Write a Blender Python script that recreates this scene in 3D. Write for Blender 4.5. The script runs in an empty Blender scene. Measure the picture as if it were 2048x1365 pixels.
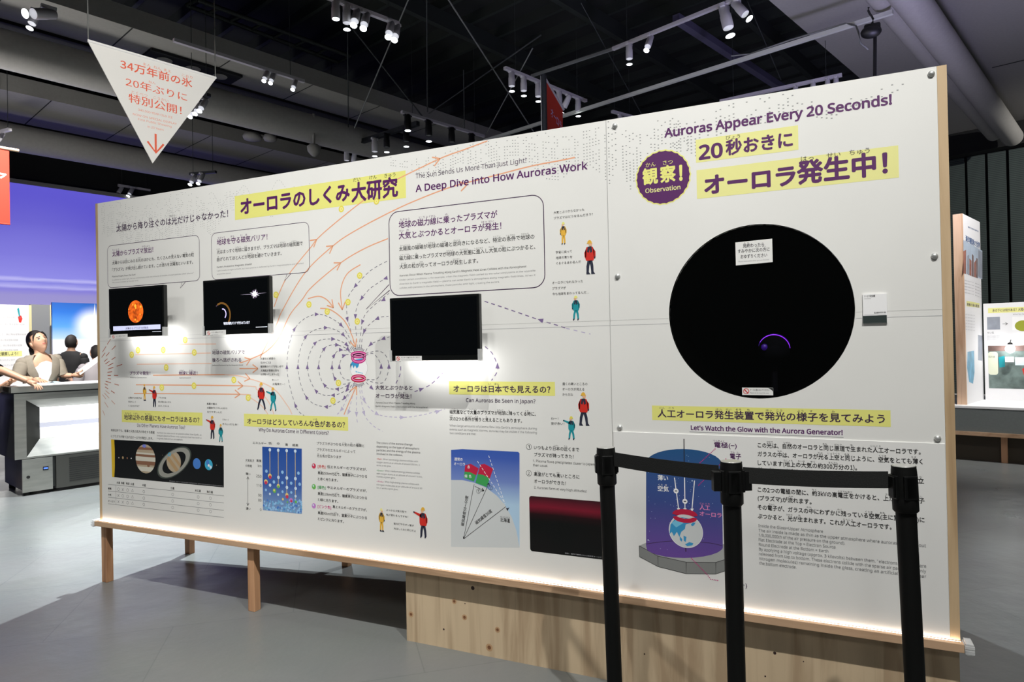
import bpy, math, random
from mathutils import Vector, Matrix
random.seed(7)
S = bpy.context.scene
COL = S.collection

# ------------------------------------------------------------------ camera
CAM = Vector((4.1455, -2.7459, 1.4479))
FOC, YAW, PIT, ROL = 1329.4, -0.4282, 0.0066, -0.0194
FW = Vector((math.sin(YAW)*math.cos(PIT), math.cos(YAW)*math.cos(PIT), math.sin(PIT)))
_rt = Vector((math.cos(YAW), -math.sin(YAW), 0)); _up = _rt.cross(FW)
RT = _rt*math.cos(ROL) + _up*math.sin(ROL)
UP = _up*math.cos(ROL) - _rt*math.sin(ROL)
cd = bpy.data.cameras.new('camera'); cam = bpy.data.objects.new('camera', cd); COL.objects.link(cam)
cd.sensor_width = 36; cd.lens = FOC/2048*36; cd.clip_start = .05; cd.clip_end = 200
_m = Matrix((RT, UP, -FW)).transposed().to_4x4(); _m.translation = CAM
cam.matrix_world = _m
S.camera = cam

# ------------------------------------------------------------------ world, lights, exposure
S.view_settings.view_transform = 'Standard'; S.view_settings.look = 'None'
S.view_settings.exposure = 0.0; S.view_settings.gamma = 1
w = bpy.data.worlds.new('hall_air'); S.world = w; w.use_nodes = True
w.node_tree.nodes['Background'].inputs[0].default_value = (.60, .66, .68, 1)
w.node_tree.nodes['Background'].inputs[1].default_value = .035

def spot(name, loc, target, power, ang=60, blend=.5, col=(1, .97, .93), rad=.05):
    l = bpy.data.lights.new(name, 'SPOT'); l.energy = power; l.color = col
    l.spot_size = math.radians(ang); l.spot_blend = blend; l.shadow_soft_size = rad
    o = bpy.data.objects.new(name, l); COL.objects.link(o); o.location = loc
    o.rotation_euler = (Vector(target)-Vector(loc)).to_track_quat('-Z', 'Y').to_euler()
    return o
def area(name, loc, target, power, sx, sy, col=(1, 1, 1)):
    l = bpy.data.lights.new(name, 'AREA'); l.shape = 'RECTANGLE'; l.size = sx; l.size_y = sy; l.energy = power; l.color = col
    o = bpy.data.objects.new(name, l); COL.objects.link(o); o.location = loc
    o.rotation_euler = (Vector(target)-Vector(loc)).to_track_quat('-Z', 'Y').to_euler()
    return o
# rail spotlights in front of the exhibit wall, with added fills among them
KEY = (1, .985, .955)
spot('rail_and_fill_light', (2.6, -2.2, 5.2), (.6, 0, .3), 300, 68, 1, KEY, .03)
spot('rail_and_fill_light', (1.9, -2.3, 5.0), (.2, 0, .3), 170, 88, 1, KEY, .7)  # added soft fill with a wide radius, not a rail lamp
spot('rail_and_fill_light', (2.0, -2.2, 5.2), (.1, 0, .3), 170, 60, 1, KEY, .03)
spot('rail_and_fill_light', (3.3, -2.2, 5.2), (2.3, 0, .0), 400, 78, 1, KEY, .03)
spot('rail_and_fill_light', (-2.6, -1.0, 5.2), (-1.9, -.1, 0), 620, 46, 1, KEY, .1)  # added fill that brightens the floor on the left
spot('rail_and_fill_light', (5.3, -2.2, 5.2), (4.0, 0, .4), 760, 84, 1, KEY, .04)
spot('front_fill_light', (.2, -5.6, 5.2), (.2, 0, 1.0), 230, 44, .8, KEY, .5)  # this and the next two: added frontal fills from behind the camera
spot('front_fill_light', (2.6, -6.4, 5.2), (2.2, 0, 1.0), 130, 44, .8, KEY, .5)
spot('front_fill_light', (5.6, -6.2, 5.2), (3.9, 0, .9), 130, 44, .8, KEY, .5)
spot('rail_and_fill_light', (3.4, -1.9, 4.6), (-.4, .6, 3.5), 900, 26, .6)  # added fill that brightens the triangular banner
# rail spotlights behind the exhibit wall, plus a fill for the slats
spot('rail_and_fill_light', (-.6, 3.0, 5.2), (-1.0, 1.6, 0), 3600, 58, .7, (.9, .96, 1))
spot('rail_and_fill_light', (2.2, 4.0, 5.2), (2.0, 1.6, 0), 900, 80, .7, (.92, .97, 1))
spot('rail_and_fill_light', (-2.4, .4, 5.2), (-4.4, 2.2, 1), 1700, 60, .8)
spot('rail_and_fill_light', (-5.5, 3.2, 5.2), (-8.2, 4.6, 1.2), 1500, 80, .8)
spot('rail_and_fill_light', (6.6, 5.2, 5.2), (6.6, 7.4, 1.2), 900, 70, .7)
spot('rail_and_fill_light', tuple(CAM+Vector((6.6, 10.2, 3.6))), tuple(CAM+Vector((5.2, 14.6, 1.0))), 1500, 110, .9)  # added fill that lifts the dark slatted wall
spot('rail_and_fill_light', (7.5, 1.5, 5.3), (6.6, 5.5, 0), 200, 80, .8)
# added violet and neutral fills, out of view, aimed up at ducts and rails
spot('violet_fill', (5.6, 3.6, 2.0), (5.0, 5.2, 5.4), 420, 120, .8, (.62, .58, 1), .4)
spot('violet_fill', (.5, 3.2, 2.6), (1.9, 3.4, 5.6), 60, 80, .8, (.5, .45, 1), .3)
spot('ceiling_fill', (1.2, 2.4, 2.6), (2.0, 4.4, 5.3), 130, 100, .9, (.95, .94, 1), .3)
spot('ceiling_fill', (3.4, 1.9, 2.7), (3.6, 3.4, 5.3), 70, 110, .9, (.95, .95, 1), .3)
spot('ceiling_fill', (-5.5, 1.0, 2.6), (-5.0, 3.0, 5.6), 300, 120, .9, (1, .98, .95), .4)

# ------------------------------------------------------------------ pixel helpers (photograph frame 2048 x 1365)
def ray(u, v): return FW*FOC + RT*(u-1024) + UP*(682.5-v)
def onz(u, v, z): D = ray(u, v); return CAM + D*((z-CAM.z)/D.z)
def deep(u, v, Z): return CAM + ray(u, v)*(Z/FOC)
def px(P): d = Vector(P)-CAM; Z = d.dot(FW); return 1024+FOC*d.dot(RT)/Z, 682.5-FOC*d.dot(UP)/Z
AZ = math.radians(17)
E1 = Vector((math.sin(AZ), math.cos(AZ), 0)); E2 = Vector((math.cos(AZ), -math.sin(AZ), 0)); ZZ = Vector((0, 0, 1))
def hall(a, b, z): return CAM*1 + E1*a + E2*b + ZZ*(z-CAM.z)
_a2 = math.radians(19.6); F1 = Vector((math.sin(_a2), math.cos(_a2), 0)); F2 = Vector((math.cos(_a2), -math.sin(_a2), 0))
def hall2(a, b, z): return CAM*1 + F1*a + F2*b + ZZ*(z-CAM.z)
HALLROT = Matrix((E2, E1, ZZ)).transposed().to_4x4()

class Plane:
    """a vertical sheet: origin, horizontal direction, outward normal; maps photograph pixels to (s, z)"""
    def __init__(self, o, d, n): self.o = Vector(o); self.d = Vector(d).normalized(); self.n = Vector(n).normalized()
    def hit(self, u, v):
        D = ray(u, v); t = (self.o-CAM).dot(self.n)/D.dot(self.n); return CAM+D*t
    def sz(self, u, v): P = self.hit(u, v); return (P-self.o).dot(self.d), P.z
    def P(self, s, z, lay=0): return self.o + self.d*s + self.n*lay + ZZ*(z-self.o.z)
    def s_at(self, u, z):
        v = 682
        for _ in range(4): s = self.sz(u, v)[0]; v = px(self.P(s, z))[1]
        return s

# ------------------------------------------------------------------ materials
def lin(c):
    def f(x): x /= 255; return x/12.92 if x <= .04045 else ((x+.055)/1.055)**2.4
    return (f(c[0]), f(c[1]), f(c[2]), 1)
M = {}
def mat(name, rgb, rough=.6, metal=0, emit=0, noise=0, scale=8, bump=0, spec=None, alpha=1, stretch=(1, 1, 1), trans=0, ecol=None):
    m = bpy.data.materials.new(name); m.use_nodes = True; nt = m.node_tree; b = nt.nodes['Principled BSDF']
    c = lin(rgb); b.inputs['Base Color'].default_value = c
    b.inputs['Roughness'].default_value = rough; b.inputs['Metallic'].default_value = metal
    if spec is not None: b.inputs['Specular IOR Level'].default_value = spec
    if emit:
        b.inputs['Emission Color'].default_value = lin(ecol) if ecol else c; b.inputs['Emission Strength'].default_value = emit
    if alpha < 1: b.inputs['Alpha'].default_value = alpha
    if trans: b.inputs['Transmission Weight'].default_value = trans
    if noise or bump:
        tc = nt.nodes.new('ShaderNodeTexCoord'); mp = nt.nodes.new('ShaderNodeMapping'); mp.inputs['Scale'].default_value = stretch
        n = nt.nodes.new('ShaderNodeTexNoise'); n.inputs['Scale'].default_value = scale; n.inputs['Detail'].default_value = 6
        nt.links.new(tc.outputs['Object'], mp.inputs[0]); nt.links.new(mp.outputs[0], n.inputs[0])
        if noise:
            r = nt.nodes.new('ShaderNodeValToRGB')
            r.color_ramp.elements[0].color = tuple(x*(1-noise) for x in c[:3])+(1,); r.color_ramp.elements[1].color = tuple(min(1, x*(1+noise*.6)) for x in c[:3])+(1,)
            r.color_ramp.elements[0].position = .3; r.color_ramp.elements[1].position = .7
            nt.links.new(n.outputs[0], r.inputs[0]); nt.links.new(r.outputs[0], b.inputs['Base Color'])
            if emit and not ecol: nt.links.new(r.outputs[0], b.inputs['Emission Color'])
        if bump:
            bp = nt.nodes.new('ShaderNodeBump'); bp.inputs['Strength'].default_value = bump; bp.inputs['Distance'].default_value = .01
            nt.links.new(n.outputs[0], bp.inputs['Height']); nt.links.new(bp.outputs[0], b.inputs['Normal'])
    M[name] = m; return m
def ramp_mat(name, axis, stops, lo, hi, rough=.5, emit=0, noise=0, nscale=6, nstretch=(1, 1, 1)):
    """colour gradient printed along a local axis of the object (0 x, 1 y, 2 z) from lo to hi"""
    m = bpy.data.materials.new(name); m.use_nodes = True; nt = m.node_tree; b = nt.nodes['Principled BSDF']
    tc = nt.nodes.new('ShaderNodeTexCoord'); sp = nt.nodes.new('ShaderNodeSeparateXYZ'); mr = nt.nodes.new('ShaderNodeMapRange')
    mr.inputs['From Min'].default_value = lo; mr.inputs['From Max'].default_value = hi
    nt.links.new(tc.outputs['Object'], sp.inputs[0]); nt.links.new(sp.outputs[axis], mr.inputs['Value'])
    r = nt.nodes.new('ShaderNodeValToRGB'); el = r.color_ramp.elements
    while len(el) < len(stops): el.new(.5)
    for e, (p, c) in zip(el, stops): e.position = p; e.color = lin(c)
    src = mr.outputs[0]
    if noise:
        mp = nt.nodes.new('ShaderNodeMapping'); mp.inputs['Scale'].default_value = nstretch
        n = nt.nodes.new('ShaderNodeTexNoise'); n.inputs['Scale'].default_value = nscale; n.inputs['Detail'].default_value = 5
        nt.links.new(tc.outputs['Object'], mp.inputs[0]); nt.links.new(mp.outputs[0], n.inputs[0])
        ma = nt.nodes.new('ShaderNodeMath'); ma.operation = 'MULTIPLY_ADD'; ma.inputs[1].default_value = noise; ma.inputs[2].default_value = -noise/2
        ad = nt.nodes.new('ShaderNodeMath'); nt.links.new(n.outputs[0], ma.inputs[0]); nt.links.new(ma.outputs[0], ad.inputs[0]); nt.links.new(src, ad.inputs[1]); src = ad.outputs[0]
    nt.links.new(src, r.inputs[0]); nt.links.new(r.outputs[0], b.inputs['Base Color']); b.inputs['Roughness'].default_value = rough
    if emit: nt.links.new(r.outputs[0], b.inputs['Emission Color']); b.inputs['Emission Strength'].default_value = emit
    M[name] = m; return m
def wood_mat(name, c0, c1, axis=2, knots=False):
    m = bpy.data.materials.new(name); m.use_nodes = True; nt = m.node_tree; b = nt.nodes['Principled BSDF']
    tc = nt.nodes.new('ShaderNodeTexCoord'); mp = nt.nodes.new('ShaderNodeMapping')
    sc = [9, 9, 9]; sc[axis] = .7; mp.inputs['Scale'].default_value = sc
    n = nt.nodes.new('ShaderNodeTexNoise'); n.inputs['Scale'].default_value = 1.6; n.inputs['Detail'].default_value = 8; n.inputs['Distortion'].default_value = .6
    w1 = nt.nodes.new('ShaderNodeMath'); w1.operation = 'MULTIPLY'; w1.inputs[1].default_value = 14
    w2 = nt.nodes.new('ShaderNodeMath'); w2.operation = 'SINE'
    mx = nt.nodes.new('ShaderNodeMath'); mx.operation = 'MULTIPLY_ADD'; mx.inputs[1].default_value = .18; 
    r = nt.nodes.new('ShaderNodeValToRGB'); r.color_ramp.elements[0].color = lin(c0); r.color_ramp.elements[1].color = lin(c1)
    r.color_ramp.elements[0].position = .22; r.color_ramp.elements[1].position = .75
    L = nt.links.new
    L(tc.outputs['Object'], mp.inputs[0]); L(mp.outputs[0], n.inputs[0]); L(n.outputs[0], w1.inputs[0]); L(w1.outputs[0], w2.inputs[0]); L(w2.outputs[0], mx.inputs[0]); L(n.outputs[0], mx.inputs[2])
    L(mx.outputs[0], r.inputs[0]); L(r.outputs[0], b.inputs['Base Color']); b.inputs['Roughness'].default_value = .62
    M[name] = m
wood_mat('pine_end', (170, 142, 106), (198, 172, 136), 2)
wood_mat('pine_rail', (160, 128, 98), (198, 164, 132), 0)
wood_mat('pine_leg', (150, 108, 76), (196, 150, 112), 2)
wood_mat('plywood', (176, 152, 122), (206, 184, 152), 2)
wood_mat('booth_wood', (204, 164, 132), (230, 196, 166), 2)
mat('board_white', (226, 226, 222), .55, noise=.02, scale=3)
mat('seam_shade', (196, 196, 194), .6)
mat('sheet_white', (228, 228, 225), .5)
mat('ink_purple', (84, 28, 92), .5); mat('ink_dark', (62, 40, 70), .5); mat('ink_black', (36, 34, 36), .5); mat('ink_grey', (128, 128, 130), .5)
mat('ink_pale', (176, 176, 180), .5); mat('dot_grey', (150, 152, 150), .6); mat('strip_yellow', (228, 226, 128), .5); mat('strip_yellow_pale', (230, 228, 150), .5)
mat('ink_orange', (230, 166, 128), .5); mat('ink_orange_pale', (234, 196, 174), .5); mat('ray_brown', (178, 92, 66), .5); mat('ray_pale', (206, 160, 140), .5)
mat('line_violet', (122, 102, 146), .5); mat('line_violet_pale', (186, 178, 204), .5); mat('line_slate', (112, 110, 124), .5)
mat('disc_yellow', (226, 214, 84), .5); mat('disc_core', (238, 230, 150), .5)
mat('art_white', (240, 240, 240), .5); mat('art_blue', (58, 150, 200), .5); mat('art_lightblue', (120, 196, 226), .5); mat('art_magenta', (196, 44, 128), .5); mat('art_pink', (232, 138, 190), .5)
mat('art_red', (206, 44, 34), .5); mat('art_green', (60, 158, 84), .5); mat('art_teal', (28, 146, 156), .5); mat('art_amber', (226, 176, 64), .5); mat('art_skin', (226, 176, 140), .5); mat('art_navy', (40, 44, 62), .5)
mat('art_crimson', (190, 30, 66), .5); mat('art_grey', (168, 170, 168), .5); mat('art_darkgrey', (130, 132, 130), .5); mat('art_earth', (206, 210, 210), .5)
mat('planet_black', (14, 16, 18), .45); mat('sun_gold', (226, 186, 40), .5); mat('planet_tan', (176, 160, 136), .5); mat('planet_brown', (136, 96, 74), .5); mat('planet_cream', (208, 204, 190), .5)
mat('planet_sand', (176, 146, 106), .5); mat('ring_grey', (150, 150, 142), .5); mat('ring_dark', (72, 80, 74), .5); mat('planet_blue', (70, 124, 200), .5); mat('planet_cyan', (60, 170, 206), .5); mat('planet_violet', (120, 130, 210), .5)
mat('bead_blue', (150, 196, 236), .4); mat('bead_pale', (208, 226, 240), .4); mat('bead_red', (206, 60, 90), .4); mat('bead_green', (110, 186, 90), .4); mat('bead_gold', (232, 206, 130), .4); mat('bead_mauve', (196, 130, 206), .4)
mat('bolt_steel', (196, 198, 196), .3, .45)
mat('black_plastic', (9, 10, 10), .45, spec=.3); mat('bezel_black', (12, 14, 14), .3); mat('screen_black', (6, 8, 10), .12)
mat('rubber_black', (6, 7, 6), .6, spec=.25); mat('belt_black', (15, 17, 16), .8, noise=.25, scale=300, bump=.2); mat('cap_silver', (196, 196, 192), .3, .6)
mat('sun_emit', (240, 96, 24), .5, emit=.9, noise=.75, scale=34); mat('star_emit', (245, 248, 255), .5, emit=1.2); mat('halo_emit', (70, 56, 74), .5, emit=.5); mat('flare_emit', (150, 140, 160), .5, emit=.6)
mat('caption_emit', (196, 200, 232), .5, emit=.65); mat('crescent_emit', (200, 190, 255), .5, emit=.8); mat('bow_emit', (110, 76, 30), .5, emit=.5); mat('sub_white', (235, 240, 255), .5, emit=.8)
mat('clear_plastic', (240, 242, 242), .22, trans=.35, alpha=.55); mat('glass_dark', (20, 22, 22), .03, alpha=.12, spec=.5)
mat('drum_black', (2, 2, 2), 1, spec=0); mat('glow_violet', (150, 50, 255), .5, emit=1.5); mat('glow_dim', (50, 16, 120), .5, emit=.4); mat('globe_dark', (5, 5, 10), .9, spec=.05)
mat('led_white', (255, 238, 222), .5, emit=14); mat('tv_led', (255, 252, 248), .5, emit=3)
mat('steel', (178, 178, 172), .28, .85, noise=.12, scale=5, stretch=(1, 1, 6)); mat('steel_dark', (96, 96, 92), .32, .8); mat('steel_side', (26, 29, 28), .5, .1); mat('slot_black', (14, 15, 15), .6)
mat('lightbox', (250, 252, 255), .5, emit=2.2); mat('lightbox_stripe', (205, 206, 220), .5, emit=.62); mat('digit_blue', (70, 110, 255), .5, emit=1.6)
mat('lamp_white', (188, 186, 190), .45); mat('lamp_black', (14, 14, 15), .5); mat('rail_white', (176, 172, 178), .5); mat('rail_dark', (34, 36, 40), .5); mat('rail_violet', (74, 72, 92), .5); mat('pipe_white', (186, 188, 180), .45); mat('lens_glow', (244, 250, 255), .5, emit=5)
mat('cable_grey', (110, 112, 110), .6); mat('cable_dark', (42, 46, 46), .6)
mat('ceiling_black', (13, 17, 16), .85, noise=.3, scale=2); mat('joist_black', (27, 32, 30), .7)
mat('soffit_grey', (138, 136, 132), .8, noise=.05, scale=30); mat('duct_grey', (150, 148, 144), .7, noise=.06, scale=20); mat('gap_black', (10, 12, 12), .9)
mat('fabric_red', (196, 52, 32), .8, noise=.06, scale=200); mat('batten_wood', (206, 180, 150), .6); mat('paper_white', (226, 226, 224), .6); mat('paper_blue', (190, 214, 226), .6); mat('paper_violet', (96, 70, 130), .6)
mat('banner_white', (228, 228, 224), .7); mat('banner_ink', (230, 98, 66), .6); mat('banner_ink_pale', (232, 150, 120), .6)
mat('skin', (214, 168, 140), .5, noise=.06, scale=12); mat('skin_shadow', (188, 132, 106), .5); mat('lip', (188, 112, 100), .5); mat('eye_dark', (38, 26, 22), .3); mat('hair_dark', (28, 22, 20), .75, noise=.3, scale=60, stretch=(4, 4, 1)); mat('jacket_taupe', (146, 138, 124), .85, noise=.12, scale=14, bump=.2); mat('blouse_white', (228, 228, 230), .8); mat('shirt_black', (16, 16, 18), .85); mat('shirt_grey', (176, 170, 174), .85); mat('trousers_dark', (34, 34, 40), .85)
mat('booth_white', (230, 230, 232), .6); mat('booth_grey', (120, 122, 122), .7); mat('booth_cream', (206, 196, 150), .6); mat('counter_white', (246, 246, 246), .4); mat('counter_grey', (112, 118, 116), .7, noise=.06, scale=60); mat('counter_brown', (64, 56, 44), .8)
mat('photo_teal', (104, 120, 116), .6, noise=.5, scale=9, bump=0); mat('photo_grey', (150, 156, 168), .6, noise=.2, scale=8); mat('photo_orange', (158, 106, 92), .6, noise=.3, scale=10); mat('photo_rust', (116, 92, 86), .6, noise=.3, scale=12); mat('label_pale', (222, 226, 202), .6); mat('photo_blue', (120, 176, 206), .6, noise=.3, scale=8); mat('text_blue', (62, 92, 140), .6); mat('olive', (150, 156, 44), .6)
mat('hoist_black', (14, 15, 15), .5); mat('vent_dark', (30, 32, 34), .6)
ramp_mat('duo_dome', 2, [(0, (104, 72, 152)), (.45, (58, 76, 138)), (1, (24, 84, 130))], .58, 1.06)
ramp_mat('sky_diagram', 2, [(0, (176, 206, 230)), (.35, (112, 134, 196)), (.7, (62, 92, 176)), (1, (40, 84, 170))], .72, 1.02)
ramp_mat('chart_blue', 2, [(0, (150, 200, 220)), (.22, (130, 160, 200)), (.5, (60, 96, 170)), (1, (26, 74, 156))], .46, .97)
ramp_mat('red_aurora', 2, [(0, (10, 12, 12)), (.10, (34, 12, 16)), (.2, (122, 24, 44)), (.32, (66, 24, 34)), (.55, (26, 38, 38)), (1, (10, 22, 22))], .66, .99, noise=.10, nscale=3, rough=.35)

# ------------------------------------------------------------------ mesh builder and object tools
WM = {}
class MB:
    def __init__(s): s.v = []; s.f = []; s.m = []; s.sm = []
    def add(s, vs, fs, m, smooth=False, X=None):
        n = len(s.v); s.v += [tuple(X @ Vector(p)) if X else tuple(p) for p in vs]
        for f in fs: s.f.append(tuple(i+n for i in f)); s.m.append(m); s.sm.append(smooth)
        return s
    def box(s, a, b, m, X=None):
        (x0, y0, z0), (x1, y1, z1) = a, b
        vs = [(x0, y0, z0), (x1, y0, z0), (x1, y1, z0), (x0, y1, z0), (x0, y0, z1), (x1, y0, z1), (x1, y1, z1), (x0, y1, z1)]
        return s.add(vs, [(0, 3, 2, 1), (4, 5, 6, 7), (0, 1, 5, 4), (1, 2, 6, 5), (2, 3, 7, 6), (3, 0, 4, 7)], m, False, X)
    def cyl(s, p0, p1, r0, m, r1=None, n=16, caps=True, capm=None):
        p0 = Vector(p0); p1 = Vector(p1); r1 = r0 if r1 is None else r1
        q = (p1-p0).to_track_quat('Z', 'Y').to_matrix(); vs = []
        for p, r in ((p0, r0), (p1, r1)):
            for i in range(n): a = 2*math.pi*i/n; vs.append(p + q @ Vector((r*math.cos(a), r*math.sin(a), 0)))
        s.add(vs, [(i, (i+1) % n, n+(i+1) % n, n+i) for i in range(n)], m, True)
        if caps: s.add(vs[:n], [tuple(reversed(range(n)))], m); s.add(vs[n:], [tuple(range(n))], capm or m)
        return s
    def lathe(s, prof, m, c=(0, 0, 0), n=28, X=None):
        vs = []; k = len(prof)
        for r, z in prof:
            for i in range(n): a = 2*math.pi*i/n; vs.append((c[0]+r*math.cos(a), c[1]+r*math.sin(a), c[2]+z))
        fs = [(j*n+i, j*n+(i+1) % n, (j+1)*n+(i+1) % n, (j+1)*n+i) for j in range(k-1) for i in range(n)]
        s.add(vs, fs, m, True, X); s.add(vs[:n], [tuple(reversed(range(n)))], m, False, X); s.add(vs[-n:], [tuple(range(n))], m, False, X)
        return s
    def tube(s, pts, r, m, n=8):
        pts = [Vector(p) for p in pts]; vs = []
        for i, p in enumerate(pts):
            t = pts[min(i+1, len(pts)-1)]-pts[max(i-1, 0)]; q = t.to_track_quat('Z', 'Y').to_matrix()
            rr = r[i] if isinstance(r, (list, tuple)) else r
            for j in range(n): a = 2*math.pi*j/n; vs.append(p+q @ Vector((rr*math.cos(a), rr*math.sin(a), 0)))
        fs = [(i*n+j, i*n+(j+1) % n, (i+1)*n+(j+1) % n, (i+1)*n+j) for i in range(len(pts)-1) for j in range(n)]
        s.add(vs, fs, m, True); s.add(vs[:n], [tuple(reversed(range(n)))], m); s.add(vs[-n:], [tuple(range(n))], m); return s
    def ball(s, c, r, m, n=16, sq=(1, 1, 1), X=None):
        vs = []; k = n//2
        for j in range(k+1):
            t = math.pi*j/k
            for i in range(n): a = 2*math.pi*i/n; vs.append((c[0]+r*sq[0]*math.sin(t)*math.cos(a), c[1]+r*sq[1]*math.sin(t)*math.sin(a), c[2]+r*sq[2]*math.cos(t)))
        return s.add(vs, [(j*n+i, (j+1)*n+i, (j+1)*n+(i+1) % n, j*n+(i+1) % n) for j in range(k) for i in range(n)], m, True, X)
    def build(s, name, parent=None, bevel=0, loc=None):
        me = bpy.data.meshes.new(name); names = list(dict.fromkeys(s.m))
        off = Vector(loc) if loc is not None else Vector((0, 0, 0))
        me.from_pydata([tuple(Vector(p)-off) for p in s.v], [], s.f)
        for k in names: me.materials.append(M[k])
        me.polygons.foreach_set('material_index', [names.index(k) for k in s.m]); me.polygons.foreach_set('use_smooth', s.sm); me.update()
        o = bpy.data.objects.new(name, me); COL.objects.link(o)
        if loc is not None: o.location = off
        if bevel:
            b = o.modifiers.new('bevel', 'BEVEL'); b.width = bevel; b.segments = 2; b.limit_method = 'ANGLE'; b.angle_limit = .9
        WM[o.name] = Matrix.Translation(off)
        if parent: o.parent = parent; o.matrix_parent_inverse = WM[parent.name].inverted()
        return o
def tag(o, label=None, cat=None, group=None, kind=None):
    if label: o['label'] = label
    if cat: o['category'] = cat
    if group: o['group'] = group
    if kind: o['kind'] = kind
    return o
def thing(name, loc, label, cat, group=None, rotz=0):
    o = bpy.data.objects.new(name, None); COL.objects.link(o); o.location = loc; o.rotation_euler = (0, 0, rotz); o.empty_display_size = .1
    WM[o.name] = Matrix.Translation(Vector(loc)) @ Matrix.Rotation(rotz, 4, 'Z')
    return tag(o, label, cat, group)
def dup(root, loc, rot=None, label=None, group=None, tilt=None):
    r = root.copy(); COL.objects.link(r); r.location = loc
    if rot is not None: r.rotation_euler = rot
    if label: r['label'] = label
    if group: r['group'] = group
    for ch in list(root.children):
        c = ch.copy(); COL.objects.link(c); c.parent = r
        if tilt is not None and ch.name.startswith('lamp_body'): c.rotation_euler = tilt
        for g in ch.children: d = g.copy(); COL.objects.link(d); d.parent = c
    return r

# ------------------------------------------------------------------ lettering
def load_font(f):
    try:
        import os
        return bpy.data.fonts.load(os.path.join(bpy.utils.system_resource('DATAFILES'), 'fonts', f))
    except Exception: return None
FONT = load_font('NotoSansMath-Regular.woff2'); JFONT = load_font('Noto Sans CJK Regular.woff2'); IFONT = load_font('Inter.woff2'); _tc = {}; MET = {}
def is_jp(s): return any(ord(ch) > 0x2fff for ch in s)
def fkey(s):
    if is_jp(s): return 'J' if any(33 < ord(ch) < 127 and ch.isalnum() for ch in s) else 'B'
    return 'I' if '\u2014' in s else 'L' if all(ord(ch) < 0x2000 for ch in s) else 'B'
FONTS = dict(J=JFONT, B=None, I=IFONT, L=FONT)
def glyphs(s, bold, res=2, fk=None):
    fk = fk or fkey(s); k = (s, round(bold, 4), res, fk)
    if k in _tc: return _tc[k]
    if bold > 0:      # heavier weight: the same outline printed several times, nudged by the stroke gain
        bv, bf = glyphs(s, 0, res, fk); vs, fs = [], []; d = bold*.8*MET[fk][3]
        off = ((-d, 0), (d, 0)) if bold < .01 else ((-d, -d), (d, d), (-d, d), (d, -d)) if bold < .02 else ((-d, 0), (d, 0), (0, -d), (0, d), (-.7*d, -.7*d), (.7*d, .7*d), (-.7*d, .7*d), (.7*d, -.7*d))
        for i, (a, b) in enumerate(off): n = len(vs); vs += [(x+a, y+b, i*1e-5) for x, y, _ in bv]; fs += [tuple(j+n for j in f) for f in bf]
        _tc[k] = (vs, fs); return _tc[k]
    c = bpy.data.curves.new('t', 'FONT'); c.body = s; c.resolution_u = res if is_jp(s) else 4
    fn = FONTS[fk]
    if fn: c.font = fn
    o = bpy.data.objects.new('t', c); COL.objects.link(o); bpy.context.view_layer.update()
    ev = o.evaluated_get(bpy.context.evaluated_depsgraph_get()); me = ev.to_mesh()
    vs = [(v.co.x, v.co.y, 0) for v in me.vertices]; fs = [tuple(p.vertices) for p in me.polygons]
    ev.to_mesh_clear(); bpy.data.objects.remove(o); bpy.data.curves.remove(c)
    _tc[k] = (vs, fs); return _tc[k]
for q in 'BJLI':      # kanji foot, kanji top, capital height, scale of each face
    h_ = max(p[1] for p in glyphs('H', 0, 2, q)[0])
    if q in 'BJ': y_ = [p[1] for p in glyphs('国', 0, 2, q)[0]]; MET[q] = (min(y_), max(y_), h_, (max(y_)-min(y_))/.86)
    else: MET[q] = (0, h_, h_, h_/.70)

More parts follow.
